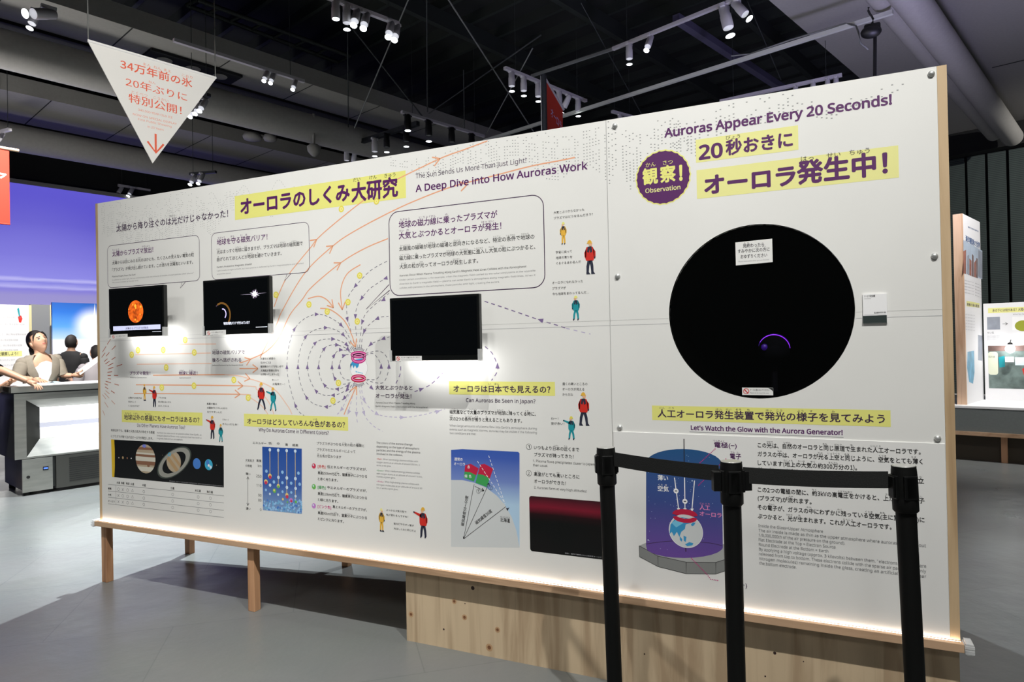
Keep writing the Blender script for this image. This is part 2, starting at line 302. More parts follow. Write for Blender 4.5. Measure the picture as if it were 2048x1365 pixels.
class Art(MB):
    """flat printing on a Plane, given in photograph pixels; every layer lies a fraction of a millimetre above the last"""
    def __init__(s, plane, base=0.0, step=.00012): super().__init__(); s.p = plane; s.base = base; s.step = step
    def L(s, l): return s.base + s.step*l
    def szpoly(s, pts, m, lay=1):
        a = sum(pts[i-1][0]*pts[i][1]-pts[i][0]*pts[i-1][1] for i in range(len(pts)))
        right = s.p.d.cross(ZZ).dot(s.p.n) > 0
        if (a < 0) == right: pts = pts[::-1]
        return s.add([s.p.P(x, z, s.L(lay)) for x, z in pts], [tuple(range(len(pts)))], m)
    def poly(s, pts, m, lay=1): return s.szpoly([s.p.sz(*q) for q in pts], m, lay)
    def rect(s, u0, v0, u1, v1, m, lay=1):
        """u0,v0 top left; v1 is the bottom at the left edge; level on the sheet"""
        x0, zt = s.p.sz(u0, v0); zb = s.p.sz(u0, v1)[1]; x1 = s.p.s_at(u1, (zt+zb)/2)
        return s.szpoly([(x0, zb), (x1, zb), (x1, zt), (x0, zt)], m, lay)
    def rrect(s, u0, v0, u1, v1, r, m, lay=1, width=None):
        x0, zt = s.p.sz(u0, v0); zb = s.p.sz(u0, v1)[1]; x1 = s.p.s_at(u1, (zt+zb)/2); P = []
        for cx, cz, a0 in ((x1-r, zt-r, 0), (x0+r, zt-r, 90), (x0+r, zb+r, 180), (x1-r, zb+r, 270)):
            for k in range(7): a = math.radians(a0+15*k); P.append((cx+r*math.cos(a), cz+r*math.sin(a)))
        if width: return s.szline(P+[P[0]], width, m, lay)
        return s.szpoly(P, m, lay)
    def szline(s, P, w, m, lay=2, dash=None):
        segs = []
        if dash:
            on, off = dash; d = 0; cur = [P[0]]; draw = True; left = on
            for a, b in zip(P, P[1:]):
                L = math.hypot(b[0]-a[0], b[1]-a[1]); t = 0
                while L-t > left:
                    t += left; q = (a[0]+(b[0]-a[0])*t/L, a[1]+(b[1]-a[1])*t/L)
                    if draw: segs.append(cur+[q])
                    cur = [q]; draw = not draw; left = on if draw else off
                left -= L-t
                if draw: cur.append(b)
            if draw and len(cur) > 1: segs.append(cur)
        else: segs = [P]
        for g in segs:
            g = [g[0]]+[b for a, b in zip(g, g[1:]) if math.hypot(b[0]-a[0], b[1]-a[1]) > 1e-6]
            if len(g) < 2: continue
            Lf, Rt = [], []
            for i in range(len(g)):
                a = g[max(i-1, 0)]; b = g[min(i+1, len(g)-1)]; l = math.hypot(b[0]-a[0], b[1]-a[1]) or 1e-9
                nx, nz = -(b[1]-a[1])/l*w/2, (b[0]-a[0])/l*w/2
                Lf.append((g[i][0]+nx, g[i][1]+nz)); Rt.append((g[i][0]-nx, g[i][1]-nz))
            vs = [s.p.P(x, z, s.L(lay)) for x, z in Lf+Rt]; n = len(g)
            flip = s.p.d.cross(ZZ).dot(s.p.n) < 0
            fs = [(n+i, n+i+1, i+1, i) for i in range(n-1)]
            s.add(vs, [f[::-1] for f in fs] if flip else fs, m)
        return s
    def curve(s, pts, k=6):
        """Catmull-Rom through pixel points, returned in sheet coordinates"""
        Q = [s.p.sz(*q) for q in pts]; out = []
        for i in range(len(Q)-1):
            p0, p1, p2, p3 = Q[max(i-1, 0)], Q[i], Q[i+1], Q[min(i+2, len(Q)-1)]
            for j in range(k):
                t = j/k; out.append(tuple(.5*(2*p1[c]+(p2[c]-p0[c])*t+(2*p0[c]-5*p1[c]+4*p2[c]-p3[c])*t*t+(3*p1[c]-p0[c]-3*p2[c]+p3[c])*t**3) for c in (0, 1)))
        return out+[Q[-1]]
    def line(s, pts, w, m, lay=2, dash=None, smooth=False): return s.szline(s.curve(pts) if smooth else [s.p.sz(*q) for q in pts], w, m, lay, dash)
    def arrow(s, u, v, du, dv, size, w, m, lay=3):
        a = s.p.sz(u, v); b = s.p.sz(u+du, v+dv); l = math.hypot(b[0]-a[0], b[1]-a[1]); d = ((b[0]-a[0])/l, (b[1]-a[1])/l)
        for sg in (1, -1):
            q = (a[0]-size*(d[0]*.87-sg*d[1]*.5), a[1]-size*(d[1]*.87+sg*d[0]*.5)); s.szline([a, q], w, m, lay)
    def tri(s, P, d, size, m, lay=3):
        n = (-d[1], d[0]); s.szpoly([(P[0]+d[0]*size, P[1]+d[1]*size), (P[0]-d[0]*size*.6+n[0]*size*.62, P[1]-d[1]*size*.6+n[1]*size*.62), (P[0]-d[0]*size*.6-n[0]*size*.62, P[1]-d[1]*size*.6-n[1]*size*.62)], m, lay)
    def disc(s, u, v, rv, m, lay=2, n=24, sx=1, rot=0, hole=0, a0=0, a1=360, amp=0, lobes=0):
        """circle of rv pixels (measured vertically); sx squeezes it, hole makes a ring"""
        c = s.p.sz(u, v); r = abs(s.p.sz(u, v-rv)[1]-c[1]); N = n*(3 if lobes else 1); P = []; H = []
        for i in range(N+(0 if a1-a0 == 360 else 1)):
            a = math.radians(a0+(a1-a0)*i/N); rr = r*(1+amp*abs(math.cos(a*lobes/2)) if lobes else 1)
            x, z = rr*sx*math.cos(a), rr*math.sin(a); cr, sr = math.cos(rot), math.sin(rot)
            P.append((c[0]+x*cr-z*sr, c[1]+x*sr+z*cr)); H.append((c[0]+(x*cr-z*sr)*hole, c[1]+(x*sr+z*cr)*hole))
        if not hole: return s.szpoly(P, m, lay)
        k = len(P); last = k if a1-a0 == 360 else k-1; flip = s.p.d.cross(ZZ).dot(s.p.n) < 0
        fs = [(i, (i+1) % k, k+(i+1) % k, k+i) for i in range(last)]
        return s.add([s.p.P(x, z, s.L(lay)) for x, z in P+H], [f[::-1] for f in fs] if flip else fs, m)
    def text(s, t, u0, v0, u1, h, m, lay=4, bold=0.0, ruby=None, rm=None, jp=None, along=None, rh=.42):
        """u0,v0 foot of the first letter, u1 right end, h height in pixels of a capital (or a whole kanji) at the left"""
        vs, fs = glyphs(t, bold)
        if not vs: return s
        if jp is None: jp = any(ord(c) > 0x2fff for c in t)
        xa, xb = min(p[0] for p in vs), max(p[0] for p in vs)
        x0, z0 = s.p.sz(u0, v0); z1 = s.p.sz(u0, v0-h)[1]
        if along:
            x1, zz = s.p.sz(*along); l = math.hypot(x1-x0, zz-z0); d = ((x1-x0)/l, (zz-z0)/l)
        else: l = s.p.s_at(u1, z0)-x0; d = (1, 0)
        kx = l/(xb-xa); KB, KT, CAP, _ = MET[fkey(t)]; kz = (z1-z0)/((KT-KB) if jp else CAP); yb = KB if jp else 0
        pt = [((x-xa)*kx, (y-yb)*kz, l_) for x, y, l_ in vs]
        W = [s.p.P(x0+a*d[0]-b*d[1], z0+a*d[1]+b*d[0], s.L(lay)+c) for a, b, c in pt]
        flip = s.p.d.cross(ZZ).dot(s.p.n) < 0
        s.add(W, [f[::-1] for f in fs] if flip else fs, m)
        if ruby:
            adv = l/len(t); hh = (z1-z0)
            pos = 0
            for sub, rd in ruby:
                i = t.find(sub, pos)
                if i < 0: continue
                pos = i+len(sub); cx = x0+(i+len(sub)/2)*adv; wd = min(len(rd)*hh*rh, max(len(sub)*adv*1.25, hh*rh))
                gv, gf = glyphs(rd, 0); KB, KT = MET[fkey(rd)][:2]; ga, gb = min(p[0] for p in gv), max(p[0] for p in gv)
                K = [s.p.P(cx-wd/2+(x-ga)*wd/(gb-ga), z1+hh*.10+(y-KB)*(hh*rh*.8)/(KT-KB), s.L(lay)+c) for x, y, c in gv]
                s.add(K, [f[::-1] for f in gf] if flip else gf, rm or m)
        return s
    def para(s, lines, u0, vs_, h, m, bold=0.0, lay=4, **k):
        """lines: (text, right end); vs_: (first foot, last foot) at the left edge"""
        n = len(lines)
        za = s.p.sz(u0, vs_[0])[1]; zb = s.p.sz(u0, vs_[1])[1]; x0 = s.p.sz(u0, (vs_[0]+vs_[1])/2)[0]
        for i, ln in enumerate(lines):
            if ln is None: continue
            z = za+(zb-za)*(i/(n-1) if n > 1 else 0); a = px(s.p.P(x0, z))
            s.text(ln[0], a[0], a[1], ln[1], h, m, lay, bold, ruby=ln[2] if len(ln) > 2 else None, **k)
        return s
    def figure(s, u, vt, vb, coat, legs='art_navy', hat='art_amber', walk=.0, point=0, face=1, w=1.0, lay=4):
        """small drawn explorer: helmet, face, puffy coat, rucksack strap, legs and boots"""
        c = s.p.sz(u, vt); zb = s.p.sz(u, vb)[1]; H = c[1]-zb; x, z = c
        def q(pts, m, l=0): s.szpoly([(x+a*H*w, z-b*H) for a, b in pts], m, lay+l)
        for sg, dx in ((-1, -walk), (1, walk)):
            q([(sg*.02-.055, .56), (sg*.02+.055, .56), (sg*.05+dx*.6+.045, .76), (sg*.05+dx+.035, .95), (sg*.05+dx-.04, .95), (sg*.05+dx*.6-.05, .76)], legs)
            q([(sg*.05+dx-.045, .93), (sg*.05+dx+.04, .93), (sg*.05+dx+.04+.05*face, 1.0), (sg*.05+dx-.045, 1.0)], 'art_navy', 1)
        q([(-.10, .20), (.10, .20), (.15, .30), (.15, .52), (.12, .60), (-.12, .60), (-.15, .52), (-.15, .30)], coat, 2)
        if point: q([(face*.06, .24), (face*.34, .17), (face*.36, .22), (face*.08, .34)], coat, 2); q([(face*.34, .165), (face*.40, .16), (face*.40, .21), (face*.355, .22)], 'art_navy', 3)
        else: q([(face*.11, .24), (face*.19, .34), (face*.19, .50), (face*.135, .50)], coat, 2); q([(face*.14, .49), (face*.19, .49), (face*.18, .55), (face*.14, .55)], 'art_navy', 3)
        q([(-face*.11, .24), (-face*.18, .36), (-face*.17, .50), (-face*.12, .50)], coat, 2)
        q([(-.06, .19), (.06, .19), (.09, .34), (.02, .38), (0, .26), (-.03, .37), (-.09, .34)], 'art_navy', 3)
        q([(face*.03+.06*math.cos(a), .125+.062*math.sin(a)) for a in [k*math.pi/6 for k in range(12)]], 'art_skin', 4)
        q([(.075*math.cos(a), .085-.085*math.sin(a)) for a in [k*math.pi/8 for k in range(9)]]+[(-.09, .10), (.09, .10)][:0], hat, 5)
        q([(-.095, .085), (.095, .085), (.085, .105), (-.085, .105)], hat, 5)

# ================================================================== the hall
def slab(name, a0, a1, b0, b1, z0, z1, m, kind='structure', H=hall, **k):
    mb = MB(); P = [H(a, b, z) for z in (z0, z1) for a, b in ((a0, b0), (a0, b1), (a1, b1), (a1, b0))]
    mb.add(P, [(0, 1, 2, 3), (7, 6, 5, 4), (0, 4, 5, 1), (1, 5, 6, 2), (2, 6, 7, 3), (3, 7, 4, 0)], m)
    o = mb.build(name); return tag(o, kind=kind, **k)
fm = bpy.data.materials.new('floor_vinyl'); fm.use_nodes = True; nt = fm.node_tree; b = nt.nodes['Principled BSDF']; M['floor_vinyl'] = fm
tc = nt.nodes.new('ShaderNodeTexCoord'); mp = nt.nodes.new('ShaderNodeMapping'); mp.inputs['Rotation'].default_value = (0, 0, math.radians(-40))
br = nt.nodes.new('ShaderNodeTexBrick'); br.offset = .5; br.inputs['Scale'].default_value = 1; br.inputs['Brick Width'].default_value = 1.2; br.inputs['Row Height'].default_value = .9
br.inputs['Mortar Size'].default_value = .004; br.inputs['Mortar Smooth'].default_value = .6
br.inputs['Color1'].default_value = lin((116, 119, 118)); br.inputs['Color2'].default_value = lin((112, 115, 114)); br.inputs['Mortar'].default_value = lin((100, 104, 104))
n1 = nt.nodes.new('ShaderNodeTexNoise'); n1.inputs['Scale'].default_value = 1.4; n1.inputs['Detail'].default_value = 7
n2 = nt.nodes.new('ShaderNodeTexNoise'); n2.inputs['Scale'].default_value = 5; n2.inputs['Detail'].default_value = 4
mx = nt.nodes.new('ShaderNodeMix'); mx.data_type = 'RGBA'; mx.blend_type = 'MULTIPLY'; mx.inputs['Factor'].default_value = .35
mr = nt.nodes.new('ShaderNodeMapRange'); mr.inputs['To Min'].default_value = .20; mr.inputs['To Max'].default_value = .42
bp = nt.nodes.new('ShaderNodeBump'); bp.inputs['Strength'].default_value = .25; bp.inputs['Distance'].default_value = .02
L = nt.links.new
L(tc.outputs['Object'], mp.inputs[0]); L(mp.outputs[0], br.inputs[0]); L(mp.outputs[0], n1.inputs[0]); L(mp.outputs[0], n2.inputs[0])
L(br.outputs[0], mx.inputs['A']); L(n1.outputs[1], mx.inputs['B']); mx.inputs['Factor'].default_value = .12
L(mx.outputs['Result'], b.inputs['Base Color']); L(n1.outputs[0], mr.inputs[0]); L(mr.outputs[0], b.inputs['Roughness']); L(n2.outputs[0], bp.inputs['Height']); L(bp.outputs[0], b.inputs['Normal'])
slab('floor', -6, 16.5, -16, 9, -.2, 0, 'floor_vinyl')
slab('ceiling', -6, 16.5, -16, 9, 6.6, 6.8, 'ceiling_black')
# dark joists under the deck
mb = MB()
for k in range(27):
    a = -2+k*.62; P = [hall(a+da, bb, z) for z in (6.44, 6.6) for da, bb in ((0, -15), (0, 2), (.06, 2), (.06, -15))]
    mb.add(P, [(0, 1, 2, 3), (7, 6, 5, 4), (0, 4, 5, 1), (1, 5, 6, 2), (2, 6, 7, 3), (3, 7, 4, 0)], 'joist_black')
for bb in (-3.9, -5.6, -7.3, -11.2, -12.2):
    P = [hall(a, bb+db, z) for z in (6.2, 6.44) for a, db in ((-4, 0), (-4, .09), (15.5, .09), (15.5, 0))]
    mb.add(P, [(0, 1, 2, 3), (7, 6, 5, 4), (0, 4, 5, 1), (1, 5, 6, 2), (2, 6, 7, 3), (3, 7, 4, 0)], 'joist_black')
tag(mb.build('trim_1'), kind='structure')
slab('trim_2', -5, 15.28, -3.16, 7, 5.40, 5.65, 'soffit_grey', H=hall2)          # grey soffit on the right
slab('trim_3', -5, 16, -9.70, -8.85, 5.45, 5.7, 'soffit_grey')        # grey soffit on the left
slab('trim_4', -5, 14, -13.9, -12.3, 5.45, 5.7, 'soffit_grey')
mb = MB()
for k in range(14):
    for b0, b1, z in ((-9.70, -8.85, 5.448), (-13.9, -12.3, 5.448)):
        a = -3.2+1.25*k; mb.add([hall(a, b0, z), hall(a+.018, b0, z), hall(a+.018, b1, z), hall(a, b1, z)], [(0, 1, 2, 3)], 'gap_black')
tag(mb.build('trim_6'), kind='structure')       # joints of the soffit panels
slab('dark_gap_slab', -5, 16, -10.25, -9.72, 5.42, 5.9, 'gap_black')  # black slab standing in for the dark gap beside the left soffit
slab('trim_5', 15.3, 15.6, -8, 7, 4.98, 6.6, 'gap_black', H=hall2)             # dark beam over the slatted wall
# slatted wall
mb = MB(); A0 = 15.62
for k in range(26):
    b0 = -3.6+k*.33
    P = [hall2(a, bb, z) for z in (0, 4.97) for a, bb in ((A0, b0), (A0, b0+.28), (A0+.06, b0+.28), (A0+.06, b0))]
    mb.add(P, [(0, 1, 2, 3), (7, 6, 5, 4), (0, 4, 5, 1), (1, 5, 6, 2), (2, 6, 7, 3), (3, 7, 4, 0)], 'slat_green')
P = [hall2(A0+.08, bb, z) for bb, z in ((-12, 0), (7, 0), (7, 6.6), (-12, 6.6))]; mb.add(P, [(0, 1, 2, 3)], 'gap_black')
sm = bpy.data.materials.new('slat_green'); sm.use_nodes = True; nt = sm.node_tree; b = nt.nodes['Principled BSDF']; M['slat_green'] = sm
tc = nt.nodes.new('ShaderNodeTexCoord'); wv = nt.nodes.new('ShaderNodeTexWave'); wv.bands_direction = 'Z'; wv.inputs['Scale'].default_value = 9; wv.inputs['Distortion'].default_value = .5
cr = nt.nodes.new('ShaderNodeValToRGB'); cr.color_ramp.elements[0].color = lin((40, 50, 48)); cr.color_ramp.elements[1].color = lin((64, 74, 72))
nt.links.new(tc.outputs['Object'], wv.inputs[0]); nt.links.new(wv.outputs[0], cr.inputs[0]); nt.links.new(cr.outputs[0], b.inputs['Base Color']); b.inputs['Roughness'].default_value = .85
tag(mb.build('wall_back'), kind='structure')
# left wall with the projected sky and ice
mb = MB(); BM = -14.3
mb.add([hall(a, BM-.1, z) for a, z in ((-6, 0), (16.5, 0), (16.5, 6.6), (-6, 6.6))], [(0, 1, 2, 3)], 'gap_black'); tag(mb.build('wall_left'), kind='structure')
ZM = CAM.z+3.04
ramp_mat('mural_sky', 2, [(0, (150, 150, 205)), (.27, (160, 152, 208)), (.40, (148, 140, 206)), (.43, (126, 118, 216)), (.445, (176, 172, 240)), (.47, (120, 118, 222)), (.485, (184, 180, 244)), (.50, (132, 128, 228)), (.62, (110, 104, 216)), (.8, (92, 84, 206)), (1, (100, 92, 214))], 1.2, ZM, rough=.9, emit=.92, noise=.018, nscale=2.2, nstretch=(1, 1, 7))
_b = M['mural_sky'].node_tree.nodes['Principled BSDF'].inputs['Base Color']; M['mural_sky'].node_tree.links.remove(_b.links[0]); _b.default_value = (.02, .02, .03, 1)
mb = MB(); P = [hall(a, BM+db, z) for db in (0, -.06) for a, z in ((-3, .5), (6.9, .5), (6.9, ZM), (-3, ZM))]
mb.add(P, [(0, 1, 2, 3), (4, 7, 6, 5), (0, 3, 7, 4), (1, 5, 6, 2)], 'mural_sky')
o = thing('projection_screen', hall(2, BM, .5), 'big projected view of violet sky over an ice plain on the left wall', 'screen')
mb.build('picture', o)
mb = MB(); P = [hall(a, BM+db, z) for db in (.03, -.06) for a, z in ((-3, ZM), (6.9, ZM), (6.9, ZM+.07), (-3, ZM+.07))]
mb.add(P, [(0, 1, 2, 3), (4, 7, 6, 5), (3, 2, 6, 7), (0, 4, 5, 1), (1, 5, 6, 2)], 'soffit_grey'); mb.build('top_rail', o)

def pipe(name, a0, a1, bb, z, r, m, label, cat, H=hall):
    o = MB().cyl(H(a0, bb, z), H(a1, bb, z), r, m, n=28).build(name, loc=H(a0, bb, z)); return tag(o, label, cat)
pipe('air_duct', 3.6, 15.0, -1.812, CAM.z+3.6, .162, 'duct_grey', 'thick round duct under the right soffit, next to the dark gap', 'duct', hall2)
pipe('air_duct', 3.6, 15.1, -2.10, CAM.z+3.75, .13, 'duct_grey', 'thinner round duct tucked left of the thick one at the upper right', 'duct', hall2)
pipe('air_duct', -5, 16, -9.62, 5.06, .23, 'duct_grey', 'long round duct behind the triangular banner on the left', 'duct')
pipe('air_duct', -5, 14, -13.3, 5.02, .22, 'duct_grey', 'farthest round duct, above the violet projection', 'duct')

# ================================================================== the exhibit wall
W, ZT, ZB = 4.582, 2.4, .392
ex = thing('exhibit_wall', (W/2, .3, 0), 'long white illustrated exhibit wall on short wooden legs in mid hall', 'display wall')
PN = Plane((0, 0, 0), (1, 0, 0), (0, -1, 0))
CX, CZ, CR = 3.9413, 1.5617, .339
# white printed boards: left run, and right run with the round viewing hole cut through
MB().box((.022, 0, ZB), (3.352, .018, ZT), 'board_white').build('display_board', ex)
def holed(x0, x1, z0, z1, y0, y1, m):
    n = 96; mb = MB(); circ = [(CX+CR*math.cos(2*math.pi*i/n), CZ+CR*math.sin(2*math.pi*i/n)) for i in range(n)]; sq = []
    for x, z in circ:
        dx, dz = x-CX, z-CZ; t = min(((x1-CX)/dx if dx > 1e-9 else (x0-CX)/dx if dx < -1e-9 else 1e9), ((z1-CZ)/dz if dz > 1e-9 else (z0-CZ)/dz if dz < -1e-9 else 1e9)); sq.append((CX+dx*t, CZ+dz*t))
    cor = [(x1, z1), (x0, z1), (x0, z0), (x1, z0)]
    vs = [(x, y0, z) for x, z in circ+sq]; fs = []
    def side(p): return 0 if abs(p[0]-x1) < 1e-6 else 1 if abs(p[1]-z1) < 1e-6 else 2 if abs(p[0]-x0) < 1e-6 else 3
    for i in range(n):
        j = (i+1) % n; f = [i, n+i]
        if side(sq[i]) != side(sq[j]): vs.append((cor[side(sq[i])][0], y0, cor[side(sq[i])][1])); f.append(len(vs)-1)
        fs.append(tuple(f+[n+j, j]))
    mb.add(vs, fs, m); mb.add([(x, y0, z) for x, z in circ]+[(x, y1, z) for x, z in circ], [(i, (i+1) % n, n+(i+1) % n, n+i) for i in range(n)], 'drum_black')
    for (xa, za), (xb, zb) in ((cor[k], cor[(k+1) % 4]) for k in range(4)): mb.add([(xa, y0, za), (xb, y0, zb), (xb, y1, zb), (xa, y1, za)], [(0, 1, 2, 3)], m)
    return mb
holed(3.354, 4.552, ZB, ZT, -.001, .018, 'board_white').build('observation_board', ex)
MB().box((3.358, -.005, ZB+.001), (4.550, -.0012, 1.075), 'sheet_white').build('lower_sheet', ex, bevel=.001)
# joint tape across the boards
o = Art(PN); o.szpoly([(.022, 1.524), (3.352, 1.524), (3.352, 1.5255), (.022, 1.5255)], 'ink_pale', 3.2); o.szpoly([(.022, 1.5455), (3.352, 1.5455), (3.352, 1.5465), (.022, 1.5465)], 'seam_shade', 3.2); o.build('joint_tape', ex)
o = Art(PN, .001); o.szpoly([(3.355, 1.524), (3.60, 1.524), (3.60, 1.5255), (3.355, 1.5255)], 'ink_pale', 3.2); o.szpoly([(3.355, 1.5455), (3.60, 1.5455), (3.60, 1.5465), (3.355, 1.5465)], 'seam_shade', 3.2)
o.szpoly([(4.282, 1.5225), (4.551, 1.5225), (4.551, 1.524), (4.282, 1.524)], 'ink_pale', 3.4); o.szpoly([(4.282, 1.545), (4.551, 1.545), (4.551, 1.546), (4.282, 1.546)], 'seam_shade', 3.4)
o.szpoly([(3.3515, 1.075), (3.3535, 1.075), (3.3535, ZT), (3.3515, ZT)], 'seam_shade', 3.3)
o.build('joint_tape', ex)
def RY(x): return .66+.155*x      # the rear face runs slightly off parallel
MB().box((0, -.001, ZB), (.0215, RY(0)-.02, ZT), 'pine_end').build('end_post', ex)
MB().box((4.5525, -.001, ZB), (W, RY(W)-.03, ZT), 'pine_end').build('end_post', ex)
def slant(x0, x1, y0, y1, z0, z1, m):
    vs = [(x, y, z) for z in (z0, z1) for x, y in ((x0, y0 if y0 is not None else RY(x0)-.018), (x1, y0 if y0 is not None else RY(x1)-.018), (x1, RY(x1)+y1), (x0, RY(x0)+y1))]
    return MB().add(vs, [(0, 3, 2, 1), (4, 5, 6, 7), (0, 1, 5, 4), (1, 2, 6, 5), (2, 3, 7, 6), (3, 0, 4, 7)], m)
slant(0, W, None, 0, ZB, ZT-.002, 'board_white').build('rear_board', ex)
MB().box((.022, .019, ZT-.03), (4.552, .579, ZT-.004), 'pine_rail').build('top_rail', ex)
# wooden ledge with the light strip behind its lip
MB().box((-.006, -.034, ZB-.030), (W+.006, -.012, ZB), 'pine_rail').box((-.006, -.012, ZB-.030), (W+.006, .05, ZB-.008), 'pine_rail').build('ledge', ex, bevel=.0015)
slant(0, W, .051, 0, ZB-.030, ZB-.008, 'pine_rail').build('underframe', ex)
MB().box((.0, -.0119, ZB-.0078), (W, -.0055, ZB-.0015), 'led_white').build('light_strip', ex)
for x0, x1 in ((-.034, -.007), (W+.007, W+.036)):
    mb = MB(); 
    for z0, z1, ins in ((ZB-.036, ZB-.031, .004), (ZB-.031, ZB-.017, 0), (ZB-.013, ZB-.002, 0), (ZB-.001, ZB+.006, .003)):
        mb.box((x0+ins, -.040+ins, z0), (x1-ins, .02-ins, z1), 'clear_plastic')
    mb.box((x0+.008, -.034, ZB-.036), (x1-.008, .014, ZB+.004), 'clear_plastic')
    mb.build('corner_guard', ex, bevel=.002)
    
for x in (.004, 1.248, 2.3, 3.6, 4.5):
    for y in (.002, RY(x)-.05):
        if x > 2 and y < .1: continue
        MB().box((x, y-.0, 0), (x+.048, y+.045, ZB-.0305), 'pine_leg').build('leg', ex, bevel=.002)
mb = MB(); mb.box((2.28, .022, 0), (3.352, .04, ZB-.0305), 'plywood')
mat('knot', (120, 78, 50), .6); mat('knot_ring', (186, 150, 112), .6); mat('knot_dark', (52, 34, 30), .7)
def knots(lst, y=.0215):
    k = Art(Plane((0, y, 0), (1, 0, 0), (0, -1, 0)))
    for u, v, r, d in lst:
        if d: k.disc(u, v, r, 'knot_dark', 1, 14)
        else: k.disc(u, v, r*1.9, 'knot_ring', 1, 16, 1.0); k.disc(u, v, r, 'knot', 2, 14)
    return k
o = mb.build('plywood_skirt', ex)
knots([(822, 1229.5, 3, 0), (908.5, 1203.5, 2.8, 0), (929, 1235.5, 3, 0), (995, 1260.5, 3, 0), (978.5, 1296, 4, 0), (887.5, 1259.5, 2, 1), (945.5, 1177, 4, 1), (930, 1208, 1.2, 1)]).build('knots', o)
o = MB().box((3.354, .022, 0), (W, .04, ZB-.0305), 'plywood').build('plywood_skirt', ex)
knots([(1289, 1309, 1.5, 1), (1549.5, 1307, 3, 1), (1530.5, 1353.5, 1.6, 1), (1607, 1324, 1.2, 1), (1237, 1238, 2.5, 1)]).build('knots', o)
MB().box((2.28, .041, 0), (2.298, RY(2.28)-.06, ZB-.031), 'plywood').build('skirt_return', ex)
for u, v in ((1230, 252), (1235.5, 553), (1240, 855), (1862.5, 148), (1869, 512.5), (1875, 877)):
    P = PN.hit(u, v); MB().lathe([(.0115, 0), (.0112, .003), (.009, .0065), (.005, .0092), (.0012, .010)], 'bolt_steel', n=20, X=Matrix.Translation((P.x, -.0012, P.z)) @ Matrix.Rotation(math.pi/2, 4, 'X')).build('bolt', ex)
# round window: drum, glass, and the glowing globe inside
mb = MB(); n = 64
c0 = [(CX+CR*math.cos(2*math.pi*i/n), CZ+CR*math.sin(2*math.pi*i/n)) for i in range(n)]
mb.add([(x, .0185, z) for x, z in c0]+[(x, .50, z) for x, z in c0], [(i, n+i, n+(i+1) % n, (i+1) % n) for i in range(n)], 'drum_black', True)
mb.add([(x, .50, z) for x, z in c0], [tuple(reversed(range(n)))], 'drum_black'); wn = mb.build('viewing_drum', ex)
mb = MB(); R2 = CR-.0005
c0 = [(CX+R2*math.cos(2*math.pi*i/n), CZ+R2*math.sin(2*math.pi*i/n)) for i in range(n)]
mb.add([(x, -.0004, z) for x, z in c0], [tuple(range(n))], 'glass_dark'); mb.add([(x, .006, z) for x, z in c0], [tuple(reversed(range(n)))], 'glass_dark'); mb.build('window_glass', ex)
G = Plane((0, .26, 0), (1, 0, 0), (0, -1, 0)).hit(1548, 700); gr = .062
MB().ball(G, gr, 'globe_dark', 32).cyl((G.x, G.y, CZ-CR+.01), (G.x, G.y, G.z-gr*.9), .012, 'globe_dark').build('aurora_globe', wn)
def arc(a0, a1, rr, th, m, dy=0):
    pts = [(G.x+rr*math.cos(math.radians(a)), G.y+dy, G.z+rr*math.sin(math.radians(a))) for a in [a0+(a1-a0)*k/24 for k in range(25)]]
    return MB().tube(pts, [th*(.35+.65*math.sin(math.pi*k/24)**.5) for k in range(25)], m)
arc(5, 150, gr*1.02, .0016, 'glow_violet', -.012).build('aurora_glow', wn)
arc(10, 165, gr*1.0, .006, 'glow_dim', .01).build('aurora_haze', wn)
MB().ball((G.x-.034, G.y-.05, G.z+.012), .014, 'glow_dim', 12).build('aurora_haze', wn)

# ================================================================== printing on the exhibit wall
def art(): return Art(PN)
P_, D_, K_, G_ = 'ink_purple', 'ink_dark', 'ink_black', 'ink_grey'
# --- dotted aurora curtain along the top
o = art()
def curtain(x0, x1, zc, drop, step, dz, sz, seed):
    r = random.Random(seed); x = x0; i = 0
    while x < x1:
        t = (x-x0)/(x1-x0); zt = zc(t)+.03*math.sin(9*t+seed); zb = zt-drop(t)*(1+.25*math.sin(23*t+seed)); z = zt
        if i % 7 != 3:
            while z > zb:
                k = (z-zb)/max(zt-zb, .01); 
                if r.random() < .25+.75*(1-k) and ZB < z < ZT-.01: o.szpoly([(x, z), (x+sz, z), (x+sz, z+sz*.7), (x, z+sz*.7)], 'dot_grey', 1)
                z -= dz
        x += step; i += 1
curtain(.06, .96, lambda t: 2.37-.02*t, lambda t: .10+.24*math.sin(math.pi*t)**.6, .0125, .012, .0042, 1)
curtain(.93, 1.75, lambda t: 2.34-.05*t, lambda t: .16*(1-t)+.03, .013, .013, .0042, 5)
curtain(2.25, 3.36, lambda t: 2.385+.01*t, lambda t: .05+.16*t, .0135, .0135, .0052, 3)
o.build('aurora_pattern', ex); o = Art(PN, .001)
curtain(3.36, 3.70, lambda t: 2.36-.02*t, lambda t: .22*(1-.5*t), .0150, .0125, .0058, 8)
curtain(3.62, 4.45, lambda t: 2.375-.02*t, lambda t: .13*(1-t)+.02, .0165, .0135, .0062, 4)
o.build('aurora_pattern', ex); o = art()
for k, (a, b) in enumerate(((.06, .9), (.25, .8), (1.0, 1.7))):
    o.szline([(a+(b-a)*t/40, 2.20+.06*k+.03*math.sin(t*.4+k)+.02*math.sin(t*.9)) for t in range(41)], .003, 'seam_shade', 1, (.01, .008))
o.build('aurora_outline', ex)
